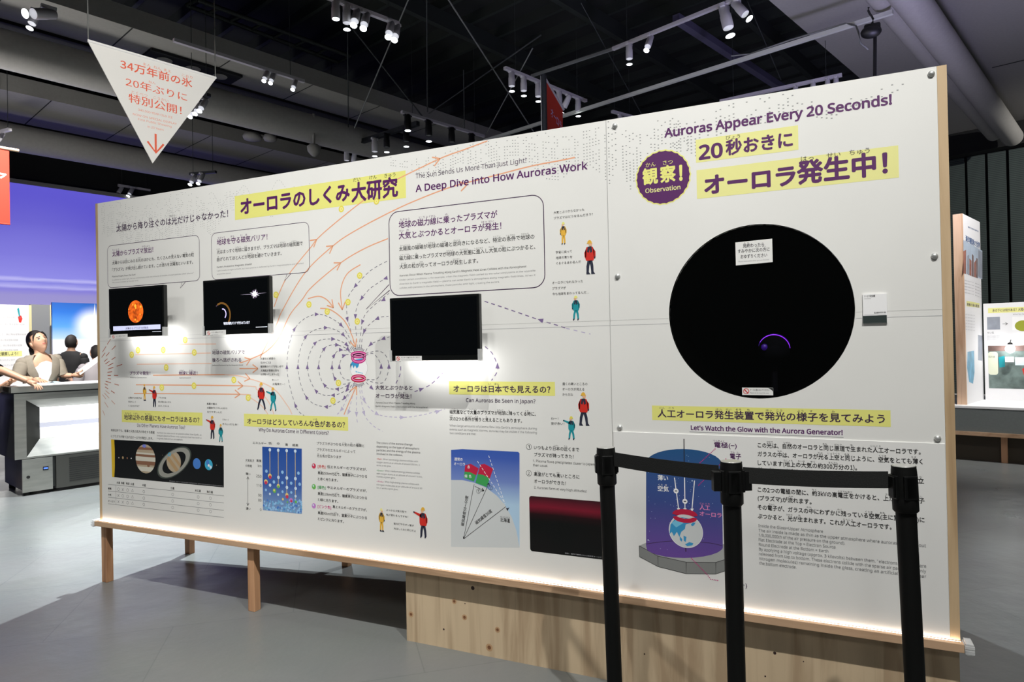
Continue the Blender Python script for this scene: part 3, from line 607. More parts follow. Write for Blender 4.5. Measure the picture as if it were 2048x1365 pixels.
# --- headings
o = art(); o.text('太陽から降り注ぐのは光だけじゃなかった！', 233, 464.5, 456.5, 13.5, D_, bold=.012, ruby=[('太', 'たい'), ('陽', 'よう'), ('降', 'ふ'), ('注', 'そそ'), ('光', 'ひかり')], rh=.36)
o.build('subheading', ex)
o = art(); o.rect(469.4, 392.6, 811.6, 440.6, 'strip_yellow', 2)
o.text('オーロラのしくみ', 481, 430.5, 700, 31, P_, bold=.044)
o.text('大研究', 703, 405.0, 796.5, 36, P_, bold=.040)
o.text('だい', 706.5, 364.6, 721, 8, K_); o.text('けん', 739, 359.8, 753.5, 8, K_); o.text('きゅう', 769, 356.5, 791, 8.2, K_)
o.build('title_strip', ex)
o = art(); o.text('The Sun Sends Us More Than Just Light!', 831.4, 357.3, 1052.5, 9.3, D_, bold=-.002); o.text('A Deep Dive into How Auroras Work', 831.4, 384.3, 1175, 13.4, P_, bold=.026)
o.build('english_title', ex)
# --- speech bubbles
def bubble(name, x0, y0, x1, yb, r, tail, wd=.0035):
    o = art(); o.rrect(x0, y0, x1, yb, r, 'board_white', 2); o.rrect(x0, y0, x1, yb, r, 'ink_dark', 3, wd)
    o.poly(tail, 'board_white', 3.3); o.line(tail, wd, 'ink_dark', 3.6); return o
o = bubble('b', 214.7, 492.5, 399, 576.5, .035, [(364, 565.5), (360.5, 577), (371, 564.2)], .003)
o.text('太陽からプラズマ放出！', 224.5, 514, 306.6, 10.5, P_, bold=.02, ruby=[('太', 'たい'), ('陽', 'よう'), ('放', 'ほう'), ('出', 'しゅつ')])
o.text('太陽からは目にみえる光のほかにも、たくさんの見えない電気の粒', 224.5, 530, 388, 6.6, K_, bold=.011, ruby=[('太陽', 'たいよう'), ('目', 'め'), ('光', 'ひかり'), ('見', 'み'), ('電気', 'でんき'), ('粒', 'つぶ')])
o.text('「プラズマ」が飛び出し続けています。この流れを太陽風といいます。', 224.5, 543.8, 386, 6.6, K_, bold=.011, ruby=[('飛', 'と'), ('出', 'だ'), ('続', 'つづ'), ('流', 'なが'), ('太陽風', 'たいようふう')])
o.text('Plasma Erupts from the Sun!', 224.5, 555.2, 271, 2.9, K_, bold=.01); o.text('In addition to visible light, the sun continuously emits vast amounts of invisible charged particles called "plasma."', 224.5, 561.8, 387.5, 2.4, G_); o.text('This stream is known as the solar wind.', 224.5, 567, 277, 2.4, G_)
o.build('speech_bubble', ex)
o = bubble('b', 422.7, 467.4, 618.5, 560.5, .035, [(574, 549), (569, 562), (581.5, 548.2)], .003)
o.text('地球を守る磁気バリア！', 434, 491.2, 535, 11.5, P_, bold=.02, ruby=[('地球', 'ちきゅう'), ('守', 'まも'), ('磁', 'じ'), ('気', 'き')])
o.text('光はまっすぐ地球に届きますが、プラズマは地球の磁気圏で', 434, 508.8, 605.6, 7.6, K_, bold=.011, ruby=[('光', 'ひかり'), ('地球', 'ちきゅう'), ('届', 'とど'), ('地球', 'ちきゅう'), ('磁気圏', 'じきけん')])
o.text('曲げられてほとんどが地球を避けていきます。', 434, 523.5, 563.4, 7.6, K_, bold=.011, ruby=[('曲', 'ま'), ('地球', 'ちきゅう'), ('避', 'さ')])
o.text("Earth's Protective Magnetic Shield!", 434, 536.4, 503.6, 3.0, K_, bold=.01); o.text("Light travels straight to Earth, but most plasma is deflected by Earth's magnetosphere and diverted", 434, 543.4, 606.7, 2.6, G_); o.text('around the planet.', 434, 550, 462.5, 2.6, G_)
o.build('speech_bubble', ex)
o = bubble('b', 777.5, 425.6, 1088.4, 592.6, .055, [(778.2, 569.6), (732, 619), (779.6, 581)], .004)
o.text('地球の磁力線に乗ったプラズマが', 797.7, 457, 995, 13.2, P_, bold=.02, ruby=[('地球', 'ちきゅう'), ('磁', 'じ'), ('力', 'りょく'), ('線', 'せん'), ('乗', 'の')])
o.text('大気とぶつかるとオーロラが発生！', 797.7, 479.2, 1003, 13.2, P_, bold=.02, ruby=[('大', 'たい'), ('気', 'き'), ('発', 'はっ'), ('生', 'せい')])
o.text('太陽風の磁場が地球の磁場と逆向きになるなど、特定の条件で地球の', 798.3, 502.8, 1069, 8.6, K_, bold=.011, ruby=[('太陽風', 'たいようふう'), ('磁場', 'じば'), ('地球', 'ちきゅう'), ('磁場', 'じば'), ('逆向', 'ぎゃくむ'), ('特定', 'とくてい'), ('条件', 'じょうけん'), ('地球', 'ちきゅう')])
o.text('磁力線に乗ったプラズマが地球の大気圏に進入し大気の粒にぶつかると、', 798.8, 521.4, 1070.8, 8.6, K_, bold=.011, ruby=[('磁力線', 'じりょくせん'), ('乗', 'の'), ('地球', 'ちきゅう'), ('大気圏', 'たいきけん'), ('進入', 'しんにゅう'), ('大気', 'たいき'), ('粒', 'つぶ')])
o.text('大気の粒が光ってオーロラが発生します。', 799.3, 538.6, 956.4, 8.6, K_, bold=.011, ruby=[('大気', 'たいき'), ('粒', 'つぶ'), ('光', 'ひか'), ('発生', 'はっせい')])
o.text("Auroras Occur When Plasma Traveling Along Earth's Magnetic Field Lines Collides with the Atmosphere!", 799, 553.6, 1052.5, 3.8, K_, bold=.008)
o.para([('Under certain conditions — for example, when the magnetic field carried by the solar wind points in the opposite', 1070.8), ("direction to Earth's magnetic field — plasma can enter Earth's atmosphere along magnetic field lines. When it", 1070.8), ('collides with particles in the atmosphere, those particles emit light, creating the aurora.', 999.3)], 799, (562, 578.2), 3.2, G_)
o.build('speech_bubble', ex)
# --- magnetic field drawing
o = art(); SL, VI, VP = 'line_slate', 'line_violet', 'line_violet_pale'
def d4(*q): return [(460+x/4.655, 600+y/4.655) for x, y in q]
def c3(*q): return [(460+x/4.266, 300+y/4.266) for x, y in q]
loops = [d4((1150, 512), (1060, 520), (1018, 625), (1060, 735), (1150, 745)), d4((1130, 492), (1030, 465), (968, 520), (950, 625), (975, 730), (1040, 785), (1135, 768)),
 d4((1120, 470), (990, 420), (875, 457), (825, 625), (880, 800), (1000, 832), (1115, 790)), d4((1135, 472), (1085, 415), (955, 365), (793, 405), (720, 625), (803, 852), (960, 890), (1090, 838), (1145, 780)),
 d4((1145, 462), (1055, 325), (890, 260), (705, 345), (633, 625), (712, 910), (895, 997), (1065, 915), (1155, 795)), d4((1155, 455), (1035, 235), (805, 135), (600, 275), (530, 625), (610, 985), (690, 1080)),
 d4((1262, 482), (1310, 415), (1430, 362), (1484, 345)), d4((1262, 500), (1380, 478), (1450, 520), (1480, 620), (1450, 740), (1400, 778), (1272, 752)), d4((1262, 518), (1340, 505), (1408, 620), (1370, 735), (1272, 742)),
 d4((1168, 460), (1098, 180), (1085, 60))+c3((1005, 1260), (1075, 1160), (1200, 1030), (1350, 945)), d4((1185, 450), (1168, 150), (1200, 20))+c3((1125, 1265), (1200, 1180), (1330, 1095)),
 d4((1203, 450), (1235, 200), (1300, 90), (1480, -60)), d4((1222, 452), (1250, 290), (1370, 175), (1475, 155)),
 d4((1268, 770), (1320, 820))]
pale = [d4((1222, 790), (1250, 935), (1370, 1065), (1600, 1095), (1800, 1070), (2000, 1018)), d4((1180, 795), (1178, 1065), (1190, 1160)), d4((1200, 792), (1250, 1060), (1330, 1170), (1420, 1225)), d4((1165, 795), (1105, 1045)), d4((1150, 790), (1040, 1020), (990, 1070))]
side = [[(969, 603), (1010, 616.5), (1078, 640), (1108, 649), (1132, 657)], [(970, 693.5), (985, 708), (995, 732.7), (994, 745), (983, 761.5)], [(829, 784), (842, 779), (862, 769), (885, 747)], d4((1590, 620), (1585, 690), (1545, 780))]
for q in loops: o.line(q, .0034, SL, 2, (.018, .013), True)
for q in pale: o.line(q, .004, VP, 2, (.016, .013), True)
for q in side: o.line(q, .0045, VI, 2, (.020, .016), True)
o.line([(1132, 657), (1181, 668.7)], .004, VP, 2, (.018, .018))
def heads(pts, m, size=.017):
    for x, y, dx, dy in pts:
        a = o.p.sz(460+x/4.655, 600+y/4.655); b = o.p.sz(460+(x+dx)/4.655, 600+(y+dy)/4.655); l = math.hypot(b[0]-a[0], b[1]-a[1]); o.tri(a, ((b[0]-a[0])/l, (b[1]-a[1])/l), size, m, 3)
heads([(1060, 520, 20, -6), (1018, 625, 0, -9), (968, 522, 6, -9), (950, 627, 0, -9), (975, 730, -5, -9), (1030, 466, 9, 1), (878, 457, 7, -8), (825, 627, 0, -9), (882, 797, -6, -9), (1000, 832, -9, -1), (995, 420, 9, 1), (957, 365, 9, 0), (793, 405, 7, -7), (720, 627, 0, -9), (803, 852, -7, -8), (962, 889, -9, 0), (1090, 838, -6, 8), (1085, 418, 6, 7), (1055, 325, 6, 7), (890, 260, 9, 0), (705, 345, 6, -8), (633, 627, 0, -9), (712, 910, -5, -9), (897, 997, -9, -1), (1065, 915, -5, 7), (1035, 235, 6, 7), (805, 135, 9, 0), (600, 275, 5, -9), (530, 627, 0, -9), (610, 985, -4, -9), (1310, 415, -7, 7), (1430, 362, -9, 4), (1480, 622, 0, -9), (1408, 622, 0, -9), (1093, 180, 2, 9), (1168, 152, 0, 9), (1232, 205, -3, 9), (1250, 292, -3, 9), (1372, 175, -9, 4), (1318, 820, 6, 6), (1098, 462, 6, 8), (1100, 800, 5, -8)], VI)
heads([(1250, 935, 3, 9), (1368, 1062, 9, 6), (1600, 1095, 9, 0), (1932, 1040, 9, -3), (1178, 1062, 0, 9), (1248, 1055, 3, 9), (1105, 1045, -4, 9), (1040, 1020, -6, 8)], VP)
for (u, v, du, dv) in ((711, 572, -4, 5), (723.7, 596.5, -3, 5), (771.5, 557, -8, 3), (767, 600, -8, 4), (995, 733, 0, -8), (1082, 641, -9, -3), (842, 779, 8, -3)):
    a = o.p.sz(u, v); b = o.p.sz(u+du, v+dv); l = math.hypot(b[0]-a[0], b[1]-a[1]); o.tri(a, ((b[0]-a[0])/l, (b[1]-a[1])/l), .017, VI, 3)
for k in range(9):
    a = -40+10*k
    for s_, c in ((-1, (717.3, 712)), (1, (717.3, 757))): o.line([(c[0]+13*math.sin(math.radians(a)), c[1]+s_*11*math.cos(math.radians(a))), (c[0]+17*math.sin(math.radians(a)), c[1]+s_*17*math.cos(math.radians(a)))], .004, SL, 2)
# globe between the poles
o.disc(717.3, 736, 21.5, 'art_white', 4, 30); o.disc(717.3, 736, 22, 'art_grey', 3.8, 30)
o.poly(d4((1122, 600), (1150, 560), (1235, 545), (1240, 575), (1205, 590), (1195, 625), (1180, 640), (1165, 610), (1150, 640), (1138, 605), (1122, 640)), 'art_blue', 5); o.poly(d4((1120, 610), (1128, 590), (1130, 660), (1124, 650)), 'art_lightblue', 5)
o.poly(d4((1170, 660), (1185, 668), (1178, 680), (1170, 672)), 'art_lightblue', 5); o.poly(d4((1195, 705), (1220, 694), (1238, 700), (1228, 714), (1205, 716)), 'art_blue', 5); o.poly(d4((1185, 670), (1240, 682), (1236, 688), (1190, 678)), 'art_lightblue', 5)
for y, rx, hh, m in ((512, 13.2, .26, 'art_magenta'), (545, 12.2, .5, 'art_magenta'), (732, 12.4, .32, 'art_crimson')):
    u, v = 460+1197/4.655, 600+y/4.655; c = o.p.sz(u, v); R = abs(o.p.s_at(u+rx, c[1])-c[0]); P = [(c[0]+R*math.cos(k*math.pi/14), c[1]+R*hh*math.sin(k*math.pi/14)) for k in range(28)]
    o.szline(P+[P[0]], .016, m, 6); o.szline(P+[P[0]], .005, 'art_pink', 6.3)
o.build('field_drawing', ex)
# --- orange plasma streams, discs and sun rays
o = art(); OR = 'ink_orange'
st = [[(479, 725.5), (486, 724.6), (503, 718), (533, 703), (557, 677), (580, 630), (604, 600), (624, 574), (681.5, 526), (730, 497), (776, 477.5)], [(520, 716), (552, 651.5), (566, 619), (610, 546), (666, 492), (710, 462), (776.5, 426.6), (830, 402), (900, 375), (971.6, 356), (1060, 333), (1121.7, 321), (1150, 315)],
 [(548, 614), (560, 583), (575, 553), (600, 521), (622, 494.5), (633.5, 479.3), (660, 455), (715.5, 410), (760, 378), (795, 358.6), (879.6, 317.6), (927, 300), (975, 282)], [(721, 529.7), (694, 548.5), (681.5, 581), (684.5, 619)], [(616, 597.7), (638, 593), (655, 601), (667, 616)],
 [(640.5, 617), (662, 620.4), (688, 641), (703, 669), (711, 694.5)], [(688, 830), (698, 806), (712, 775)], [(320.6, 689), (432, 688.5)], [(270.8, 709.8), (421.7, 706.5)], [(273.8, 729), (423, 727.4)], [(479, 737.6), (515.5, 737.6)],
 [(306, 751), (449.6, 750), (499, 758), (546, 777), (575, 812), (584, 829)], [(272, 770), (484.7, 772), (514, 780), (537, 803.6), (548, 829)], [(268, 787.5), (479, 789), (499, 795), (523, 812), (536, 829)]]
for i, q in enumerate(st): o.line(q, .0058, OR if i not in (7, 8, 9, 11, 12, 13) else 'ink_orange_pale', 2.2, None, True)
for i in (11, 12, 13): o.line(st[i][:2], .0058, OR, 2.4)
for u, v, du, dv in ((633.5, 479.3, 10, -9), (666, 492, 10, -8), (681.5, 526, 10, -7), (880, 317.4, 10, -4.5), (935, 369, 10, -3), (684.6, 620, .5, 8), (667, 616, 6, 8), (711, 695, 2.5, 8), (713, 773, 4, -9), (516, 737.6, 9, 0), (501, 719, 9, -4), (500, 758, 9, 2.5), (486, 772.3, 9, .8), (480, 789.2, 9, .8)): o.arrow(u, v, du, dv, .045, .0065, OR, 3)
for u, v in ((263.5, 710), (276, 701), (326.5, 700.4), (370.4, 680.5), (388.6, 705.4), (332.4, 735.6), (323.6, 775.7), (388, 772), (467.7, 760.5), (496.4, 796), (682.7, 418.4), (753, 403), (719.5, 551.5), (696, 604.7), (618, 609.4), (552, 590), (654.4, 623.6), (714.6, 643.4), (677, 766.5), (666, 802)):
    o.disc(u, v, 6.6, 'disc_yellow', 3.4, 20); o.disc(u, v, 4.0, 'disc_core', 3.6, 16); o.disc(u, v, 1.6, 'disc_yellow', 3.8, 10)
r = random.Random(3)
for k in range(24):
    a = math.radians(-62+5.6*k); rad = 34+r.random()*10
    for j in range(2+k % 2):
        l = 10+r.random()*9; c, s_ = math.cos(a)*.62, math.sin(a)
        if 203 < 176+rad*c and abs(751+rad*s_-751) > -1: o.line([(176+rad*c, 752+rad*s_), (176+(rad+l)*c, 752+(rad+l)*s_)], .0045, 'ray_brown' if s_ < .45 else 'ray_pale', 2)
        rad += l+5+r.random()*6
o.build('plasma_stream_drawing', ex)
# --- captions over the drawing
o = art()
def cap(lines, u0, va, vb, h, m=K_, b=.006): o.para(lines, u0, (va, vb), h, m, b)
o.text('プラズマ発生！', 259.7, 750.6, 300.7, 7, P_, bold=.016); o.text('Plasma Generation', 260.6, 756.6, 293.4, 2.2, G_); o.text('地球に接近！', 357.8, 750.6, 395, 7.2, P_, bold=.016, ruby=[('地球', 'ちきゅう'), ('接近', 'せっきん')]); o.text('Approaching Earth', 358.7, 757.2, 382, 2.2, G_)
o.text('地球の磁気バリアで', 424.7, 709.8, 489.7, 7.6, D_, bold=.014, ruby=[('地球', 'ちきゅう')]); o.text('後ろへ逃がされる', 424.7, 724.8, 482.7, 7.8, D_, bold=.014); o.text('Deflected Backward by the Magnetic Shield', 424.7, 732.2, 486, 2.3, K_)
cap([('火星など惑星の', 550.6), ('なかには', 542), ('磁気圏のバリアがないので', 566.8), ('太陽風が直接大気を', 558), ('はぎ取ってしまうんだ', 558)], 521.3, 720, 751.6, 4.2); o.text('わー！', 544, 762.5, 556.5, 4, K_); o.text('太陽風だー！', 545, 770.8, 569.7, 4.2, K_)
o.text('大気とぶつかると', 751, 780, 825.2, 8.6, D_, bold=.016); o.text('オーロラが発生！', 751.7, 796.6, 823, 8.8, D_, bold=.016, ruby=[('発', 'はっ'), ('生', 'せい')]); o.text('Auroras Occur When Plasma Traveling Along', 751.7, 807.2, 830, 2.9, K_); o.text("Earth's Magnetic Field Lines Collides with the Atmosphere!", 751.7, 814.4, 855, 2.9, K_)
cap([('太陽からの粒子は', 283.4), ('飛びだして', 272), ('くるのかな？', 278.7)], 256.8, 797.7, 814, 3.6); cap([('プラズマは', 332), ('目に見えないから', 341.7), ('まぶしくないよ', 338)], 317, 797.7, 814, 3.6)
cap([('大気とぶつからなかった', 1168.6), ('プラズマはどうなるんだろう？', 1186)], 1107.6, 428.5, 439.5, 5.2); cap([('宇宙に戻って', 1144), ('地球の周りを', 1144.4), ('ぐるぐるまわるんだ', 1162)], 1112, 508, 530, 5.2); cap([('オーロラになれなかった', 1166), ('プラズマが', 1132), ('今も地球をまわってるんだ…', 1178)], 1104.8, 569, 591.4, 5.2)
cap([('惑星の極は', 434), ('太陽風がたくさん入るから', 454.8), ('光りやすいんだ', 444)], 414, 810, 826.4, 4); o.text('うわー！', 445, 841.7, 457, 3.8, K_); o.text('きれいだなあ！', 445, 850.5, 476, 3.8, K_)
cap([('ぶつかる大気の粒で', 813), ('色が変わるんですね！', 816.3)], 772.3, 1022.6, 1032, 4); cap([('蛍光灯やネオン管が', 828), ('光るしくみと同じだよ', 831.6)], 787.7, 1049.7, 1059.6, 4)
cap([('遠くの高いところの', 1175), ('オーロラが見える', 1168.7), ('からだね', 1146)], 1125, 771, 792.3, 5.4); cap([('わー！', 1117), ('空が赤い！', 1128.7)], 1102.4, 840, 850, 5)
o.build('captions', ex)
# --- small drawn explorers
for u, a, b_, coat, leg, hat, wk, pt, fc, ww in ((289, 768.4, 802, 'art_amber', 'art_amber', 'art_amber', .01, 0, 1, .9), (308.6, 772.5, 815, 'art_red', 'art_navy', 'art_amber', .02, 1, -1, 1), (522.5, 765, 820.5, 'art_red', 'art_navy', 'art_amber', .13, 0, -1, 1), (546, 775, 823, 'art_teal', 'art_teal', 'art_amber', .10, 1, -1, 1), (424.6, 832, 879, 'art_red', 'art_navy', 'art_amber', .03, 1, -1, 1), (441.6, 848.6, 885, 'art_teal', 'art_teal', 'art_amber', .05, 0, -1, 1),
  (1126.5, 444, 490, 'art_amber', 'art_amber', 'strip_yellow', .02, 0, -1, .9), (1179, 480.5, 549, 'art_red', 'art_navy', 'art_amber', .03, 0, 1, 1), (1151.5, 591.5, 641.5, 'art_teal', 'art_teal', 'strip_yellow', .05, 0, -1, 1), (762.8, 1017, 1064, 'art_amber', 'art_amber', 'disc_core', .02, 0, 1, .9), (846, 1015, 1077, 'art_red', 'art_navy', 'art_amber', .04, 1, -1, 1), (1166.5, 785, 852, 'art_red', 'art_navy', 'art_amber', .06, 0, 1, 1), (1142.5, 833, 880.5, 'art_teal', 'art_teal', 'disc_yellow', .06, 1, -1, 1)):
    o = art(); o.figure(u, a, b_, coat, leg, hat, wk, pt, fc, ww*.92); o.build('explorer_drawing', ex)
# --- other planets
o = art(); o.rect(243.5, 820.5, 405, 844.7, 'strip_yellow', 2); o.text('地球以外の惑星にもオーロラはあるの？', 248.3, 840, 399, 10.3, D_, bold=.02, ruby=[('地球', 'ちきゅう'), ('以外', 'いがい'), ('惑星', 'わくせい')]); o.text('Do Other Planets Have Auroras Too?', 274.6, 854, 370.4, 6, D_, bold=.004)
o.para([('地球以外でも、磁場と大気の両方が存在する惑星', 309.5), ('にプラズマが降り注げばオーロラが発生します。', 306)], 222, (863.4, 875.4), 5, K_, .006)
o.para([('Auroras can also occur on planets other than Earth, as', 403), ('long as plasma flows into a planet that has both a', 402.7), ('magnetic field and an atmosphere.', 366)], 314, (867.2, 878.6), 2.9, G_)
o.build('planet_heading', ex)
o = art(); o.poly([(222.3, 879.5), (447.4, 892.3), (447.7, 975.5), (224.4, 954.6)], 'planet_black', 2); o.poly([(222.3, 879.5), (228.5, 880), (229.6, 900), (229.7, 935), (228.7, 955), (224.4, 954.6)], 'sun_gold', 3)
def banded(u, v, rv, bands, lay=3, tilt=0):
    c = o.p.sz(u, v); R = abs(o.p.sz(u, v-rv)[1]-c[1]); ct, s_t = math.cos(tilt), math.sin(tilt)
    for t0, t1, m in bands:
        P = []
        for side_ in (1, -1):
            for k in range(9):
                t = t0+(t1-t0)*(k/8 if side_ == 1 else 1-k/8); xx = side_*math.sqrt(max(0, 1-t*t))*R; zz = t*R; P.append((c[0]+xx*ct-zz*s_t, c[1]+xx*s_t+zz*ct))
        o.szpoly(P, m, lay)
banded(291, 918.4, 29, [(-1, -.86, 'planet_tan'), (-.86, -.55, 'planet_cream'), (-.55, -.42, 'planet_tan'), (-.42, -.16, 'planet_brown'), (-.16, .14, 'planet_cream'), (.14, .30, 'planet_brown'), (.30, .42, 'planet_cream'), (.42, .62, 'planet_tan'), (.62, .80, 'planet_brown'), (.80, 1, 'planet_tan')]); o.disc(297, 932, 3, 'planet_brown', 4, 12, 1.3); o.disc(288.5, 892.6, 3.4, 'planet_violet', 4, 14, 1.7)
o.disc(348, 926, 54, 'ring_dark', 3, 48, .46, -1.08, .93); o.disc(348, 926, 50, 'ring_grey', 3, 48, .46, -1.08, .74)
banded(347.5, 924, 20.6, [(-1, -.5, 'planet_tan'), (-.5, -.1, 'planet_sand'), (-.1, .2, 'planet_tan'), (.2, .5, 'planet_sand'), (.5, 1, 'planet_tan')], 4, -.74+math.pi/2*0+.0); o.disc(348, 926, 50, 'ring_grey', 5, 24, .46, -1.08, .74, 95, 265); o.disc(339, 909.5, 3.6, 'planet_cyan', 6, 14, 1.2, .6, .55)
o.disc(393.7, 928, 10.9, 'planet_blue', 3, 24); o.disc(417.4, 930, 10.9, 'planet_cyan', 3, 24); o.disc(415.5, 926, 5.5, 'planet_blue', 4, 16, .8); o.disc(417.6, 931.5, 2.6, 'art_white', 5, 12); o.disc(421.5, 935, 3.2, 'bead_pale', 4, 12)
for u, v, r_, m in ((237.9, 916, 1.4, 'planet_cream'), (245.9, 916, 2.6, 'planet_sand'), (254.6, 916.8, 2.0, 'planet_brown'), (262.6, 917.3, 1.3, 'art_white'), (433, 931, 1, 'planet_tan'), (325, 911, .6, 'planet_tan')): o.disc(u, v, r_, m, 3, 12)
o.text('Images: space telescope composite, planetary aurora observations', 339, 963.2, 446, 1.6, 'ink_pale')
o.build('planet_picture', ex)
o = art()
for ya, yb in ((969.2, 992.2), (982.5, 1006.8), (995, 1021.4), (1008.2, 1035.6)): o.line([(216.4, ya), (447.7, yb)], .0022, 'ink_grey', 2)
o.line([(231.7, 970.8), (232, 1009.5)], .002, 'ink_grey', 2)
for t, u0, u1, v in (('水星', 233.4, 240.4, 968), ('金星', 242.4, 249, 968.8), ('地球', 251.8, 259, 969.8), ('火星', 261.2, 268.5, 970.8), ('木星', 284.5, 291.8, 973.2), ('土星', 340.8, 349, 979), ('天王星', 390, 401.8, 984), ('海王星', 413.6, 426, 986.2)): o.text(t, u0, v, u1, 4.6, K_, bold=.012)
for t, u1, v in (('磁場', 222.8, 979.6), ('大気', 222.8, 992.2), ('オーロラ', 229.4, 1004.6)): o.text(t, 216.4, v, u1, 4.2, K_, bold=.012)
for col, row in zip((236.9, 245.6, 255.2, 265, 287.7, 345.4, 396.5, 421), ('○××', '×○×', '○○○', '△△△', '○○○', '○○○', '○○○', '○○○')):
    for k, ch in enumerate(row):
        v = 979+12.6*k+(col-236.9)*(.098+.004*k)
        if ch == '○': o.disc(col, v, 3.1, G_, 3, 16, 1, 0, .8)
        elif ch == '×': o.line([(col-1.7, v-2.6), (col+1.7, v+2.6)], .0022, G_, 3); o.line([(col-1.7, v+2.6), (col+1.7, v-2.6)], .0022, G_, 3)
        else: o.line([(col, v-3), (col+2.2, v+2.4), (col-2.2, v+2.2), (col, v-3)], .0022, G_, 3)
o.build('planet_table', ex)
# --- colours of the aurora
o = art(); o.rect(488, 827.7, 696.3, 853, 'strip_yellow', 2); o.text('オーロラはどうしていろんな色があるの？', 494.7, 848.4, 690.3, 11, D_, bold=.022, ruby=[('色', 'いろ')]); o.text('Why Do Auroras Come in Different Colors?', 517.4, 863.3, 657.6, 6.6, D_, bold=.011)
o.para([('プラズマがぶつかる大気の粒の種類と', 728.4, [('大気', 'たいき'), ('粒', 'つぶ'), ('種類', 'しゅるい')]), ('プラズマのエネルギーによって', 710.8), ('光る色が変わります', 682.6, [('光', 'ひか'), ('色', 'いろ'), ('変', 'か')])], 633.8, (890, 915), 5.8, K_, .006)
for v, t, m, bm, tu, rest, l2, l3, u3 in ((936.5, '[赤色]', 'art_red', 'bead_red', 651, '低エネルギーのプラズマが、', '高度250km付近で、酸素原子にぶつかる', 'と赤く光ります。', 675.6), (978, '[緑色]', 'art_green', 'bead_green', 651.5, '中エネルギーのプラズマが、', '高度110km付近で、酸素原子にぶつかる', 'と緑に光ります。', 676.5), (1016.4, '[ピンク色]', 'art_magenta', 'bead_mauve', 662.4, '高エネルギーのプラズマが、', '高度90km付近で、窒素分子にぶつかる', 'とピンクに光ります。', 687.7)):
    o.disc(627.8, v-4, 5.2, bm, 4, 18); o.disc(626.8, v-5.6, 2, 'bead_pale', 4.4, 12)
    o.text(t, 635.6, v, tu, 6.2, m, bold=.014); o.text(rest, tu+3.2, v+.4, 734, 5.6, K_, bold=.011)
    o.text(l2, 635.8, v+12.6, 734.2, 5.8, K_, bold=.011, ruby=[('高度', 'こうど'), ('付近', 'ふきん'), ('酸素原子', 'さんそげんし'), ('窒素分子', 'ちっそぶんし')]); o.text(l3, 635.8, v+24.6, u3, 5.8, K_, bold=.011)
o.para([('The colors of the aurora change', 825), ('depending on the type of atmospheric', 839), ('particles and the energy of the plasma', 840.4), ('involved in the collision.', 805.7)], 753.2, (888, 910), 3.9, K_, .004)
for va, vb, t, c, ls in ((920, 932.6, '<Red>', 'art_red', (('When low-energy plasma collides with', 836), ('oxygen atoms at an altitude of around 250 km, it', 839.8), ('emits a red glow.', 782.6))), (943, 955.2, '<Green>', 'art_green', (('When medium-energy plasma collides', 839.8), ('with oxygen atoms at an altitude of around 110 km,', 844.8), ('it emits a green glow.', 791.4))), (965, 977.7, '<Pink>', 'art_magenta', (('When high-energy plasma collides with', 838), ('nitrogen molecules at an altitude of around 90', 844.4), ('km, it emits a pink glow.', 796.5)))):
    o.text(t, 753.4, va, 764.5 if len(t) < 6 else 768, 3.1, c); o.text(ls[0][0], 766 if len(t) < 6 else 769.5, va+.6, ls[0][1], 3.1, G_); o.para(ls[1:], 753.4, ((va+vb)/2, vb), 3.1, G_)
o.build('colour_text', ex)
o = art(); o.poly([(524.6, 894), (603.7, 898), (603.7, 1028.8), (526, 1021)], 'chart_blue', 2)
for t, u0, u1, v in (('エネルギー', 505.7, 532.7, 888.6), ('低', 537, 543.7, 889.6), ('中', 554, 559.4, 890.4), ('高', 570.6, 576, 892.3), ('超高', 584.8, 596.5, 893.2), ('高度', 513, 523, 924.4), ('大気粒子', 491, 508.6, 923.7), ('の密度', 491, 504, 934.3), ('薄い', 491.5, 501, 950.8), ('濃い', 492, 501.4, 1020)): o.text(t, u0, v, u1, 5, K_, bold=.008)
for t, u0, v in (('km', 516, 934.7), ('250', 512.5, 955), ('110', 513.2, 973.6), ('90', 516.6, 993.4), ('80', 516.6, 1003.2), ('0', 520, 1022.4)): o.text(t, u0, v, 523, 5, K_)
o.line([(495.8, 956), (495.8, 1010)], .0022, K_, 3); o.arrow(495.8, 954, 0, -5, .016, .003, K_, 3); o.arrow(495.8, 1012, 0, 5, .016, .003, K_, 3)
r = random.Random(2); kb = 5
for u, vb in ((539.8, 950), (556.5, 972), (573.4, 989), (590.5, 1006)):
    v0 = 899.5+(u-524.6)*.05; o.line([(u, v0), (u+.2, vb)], .0032, 'bead_gold', 3); o.disc(u, v0, 3.4, 'bead_pale', 4, 14)
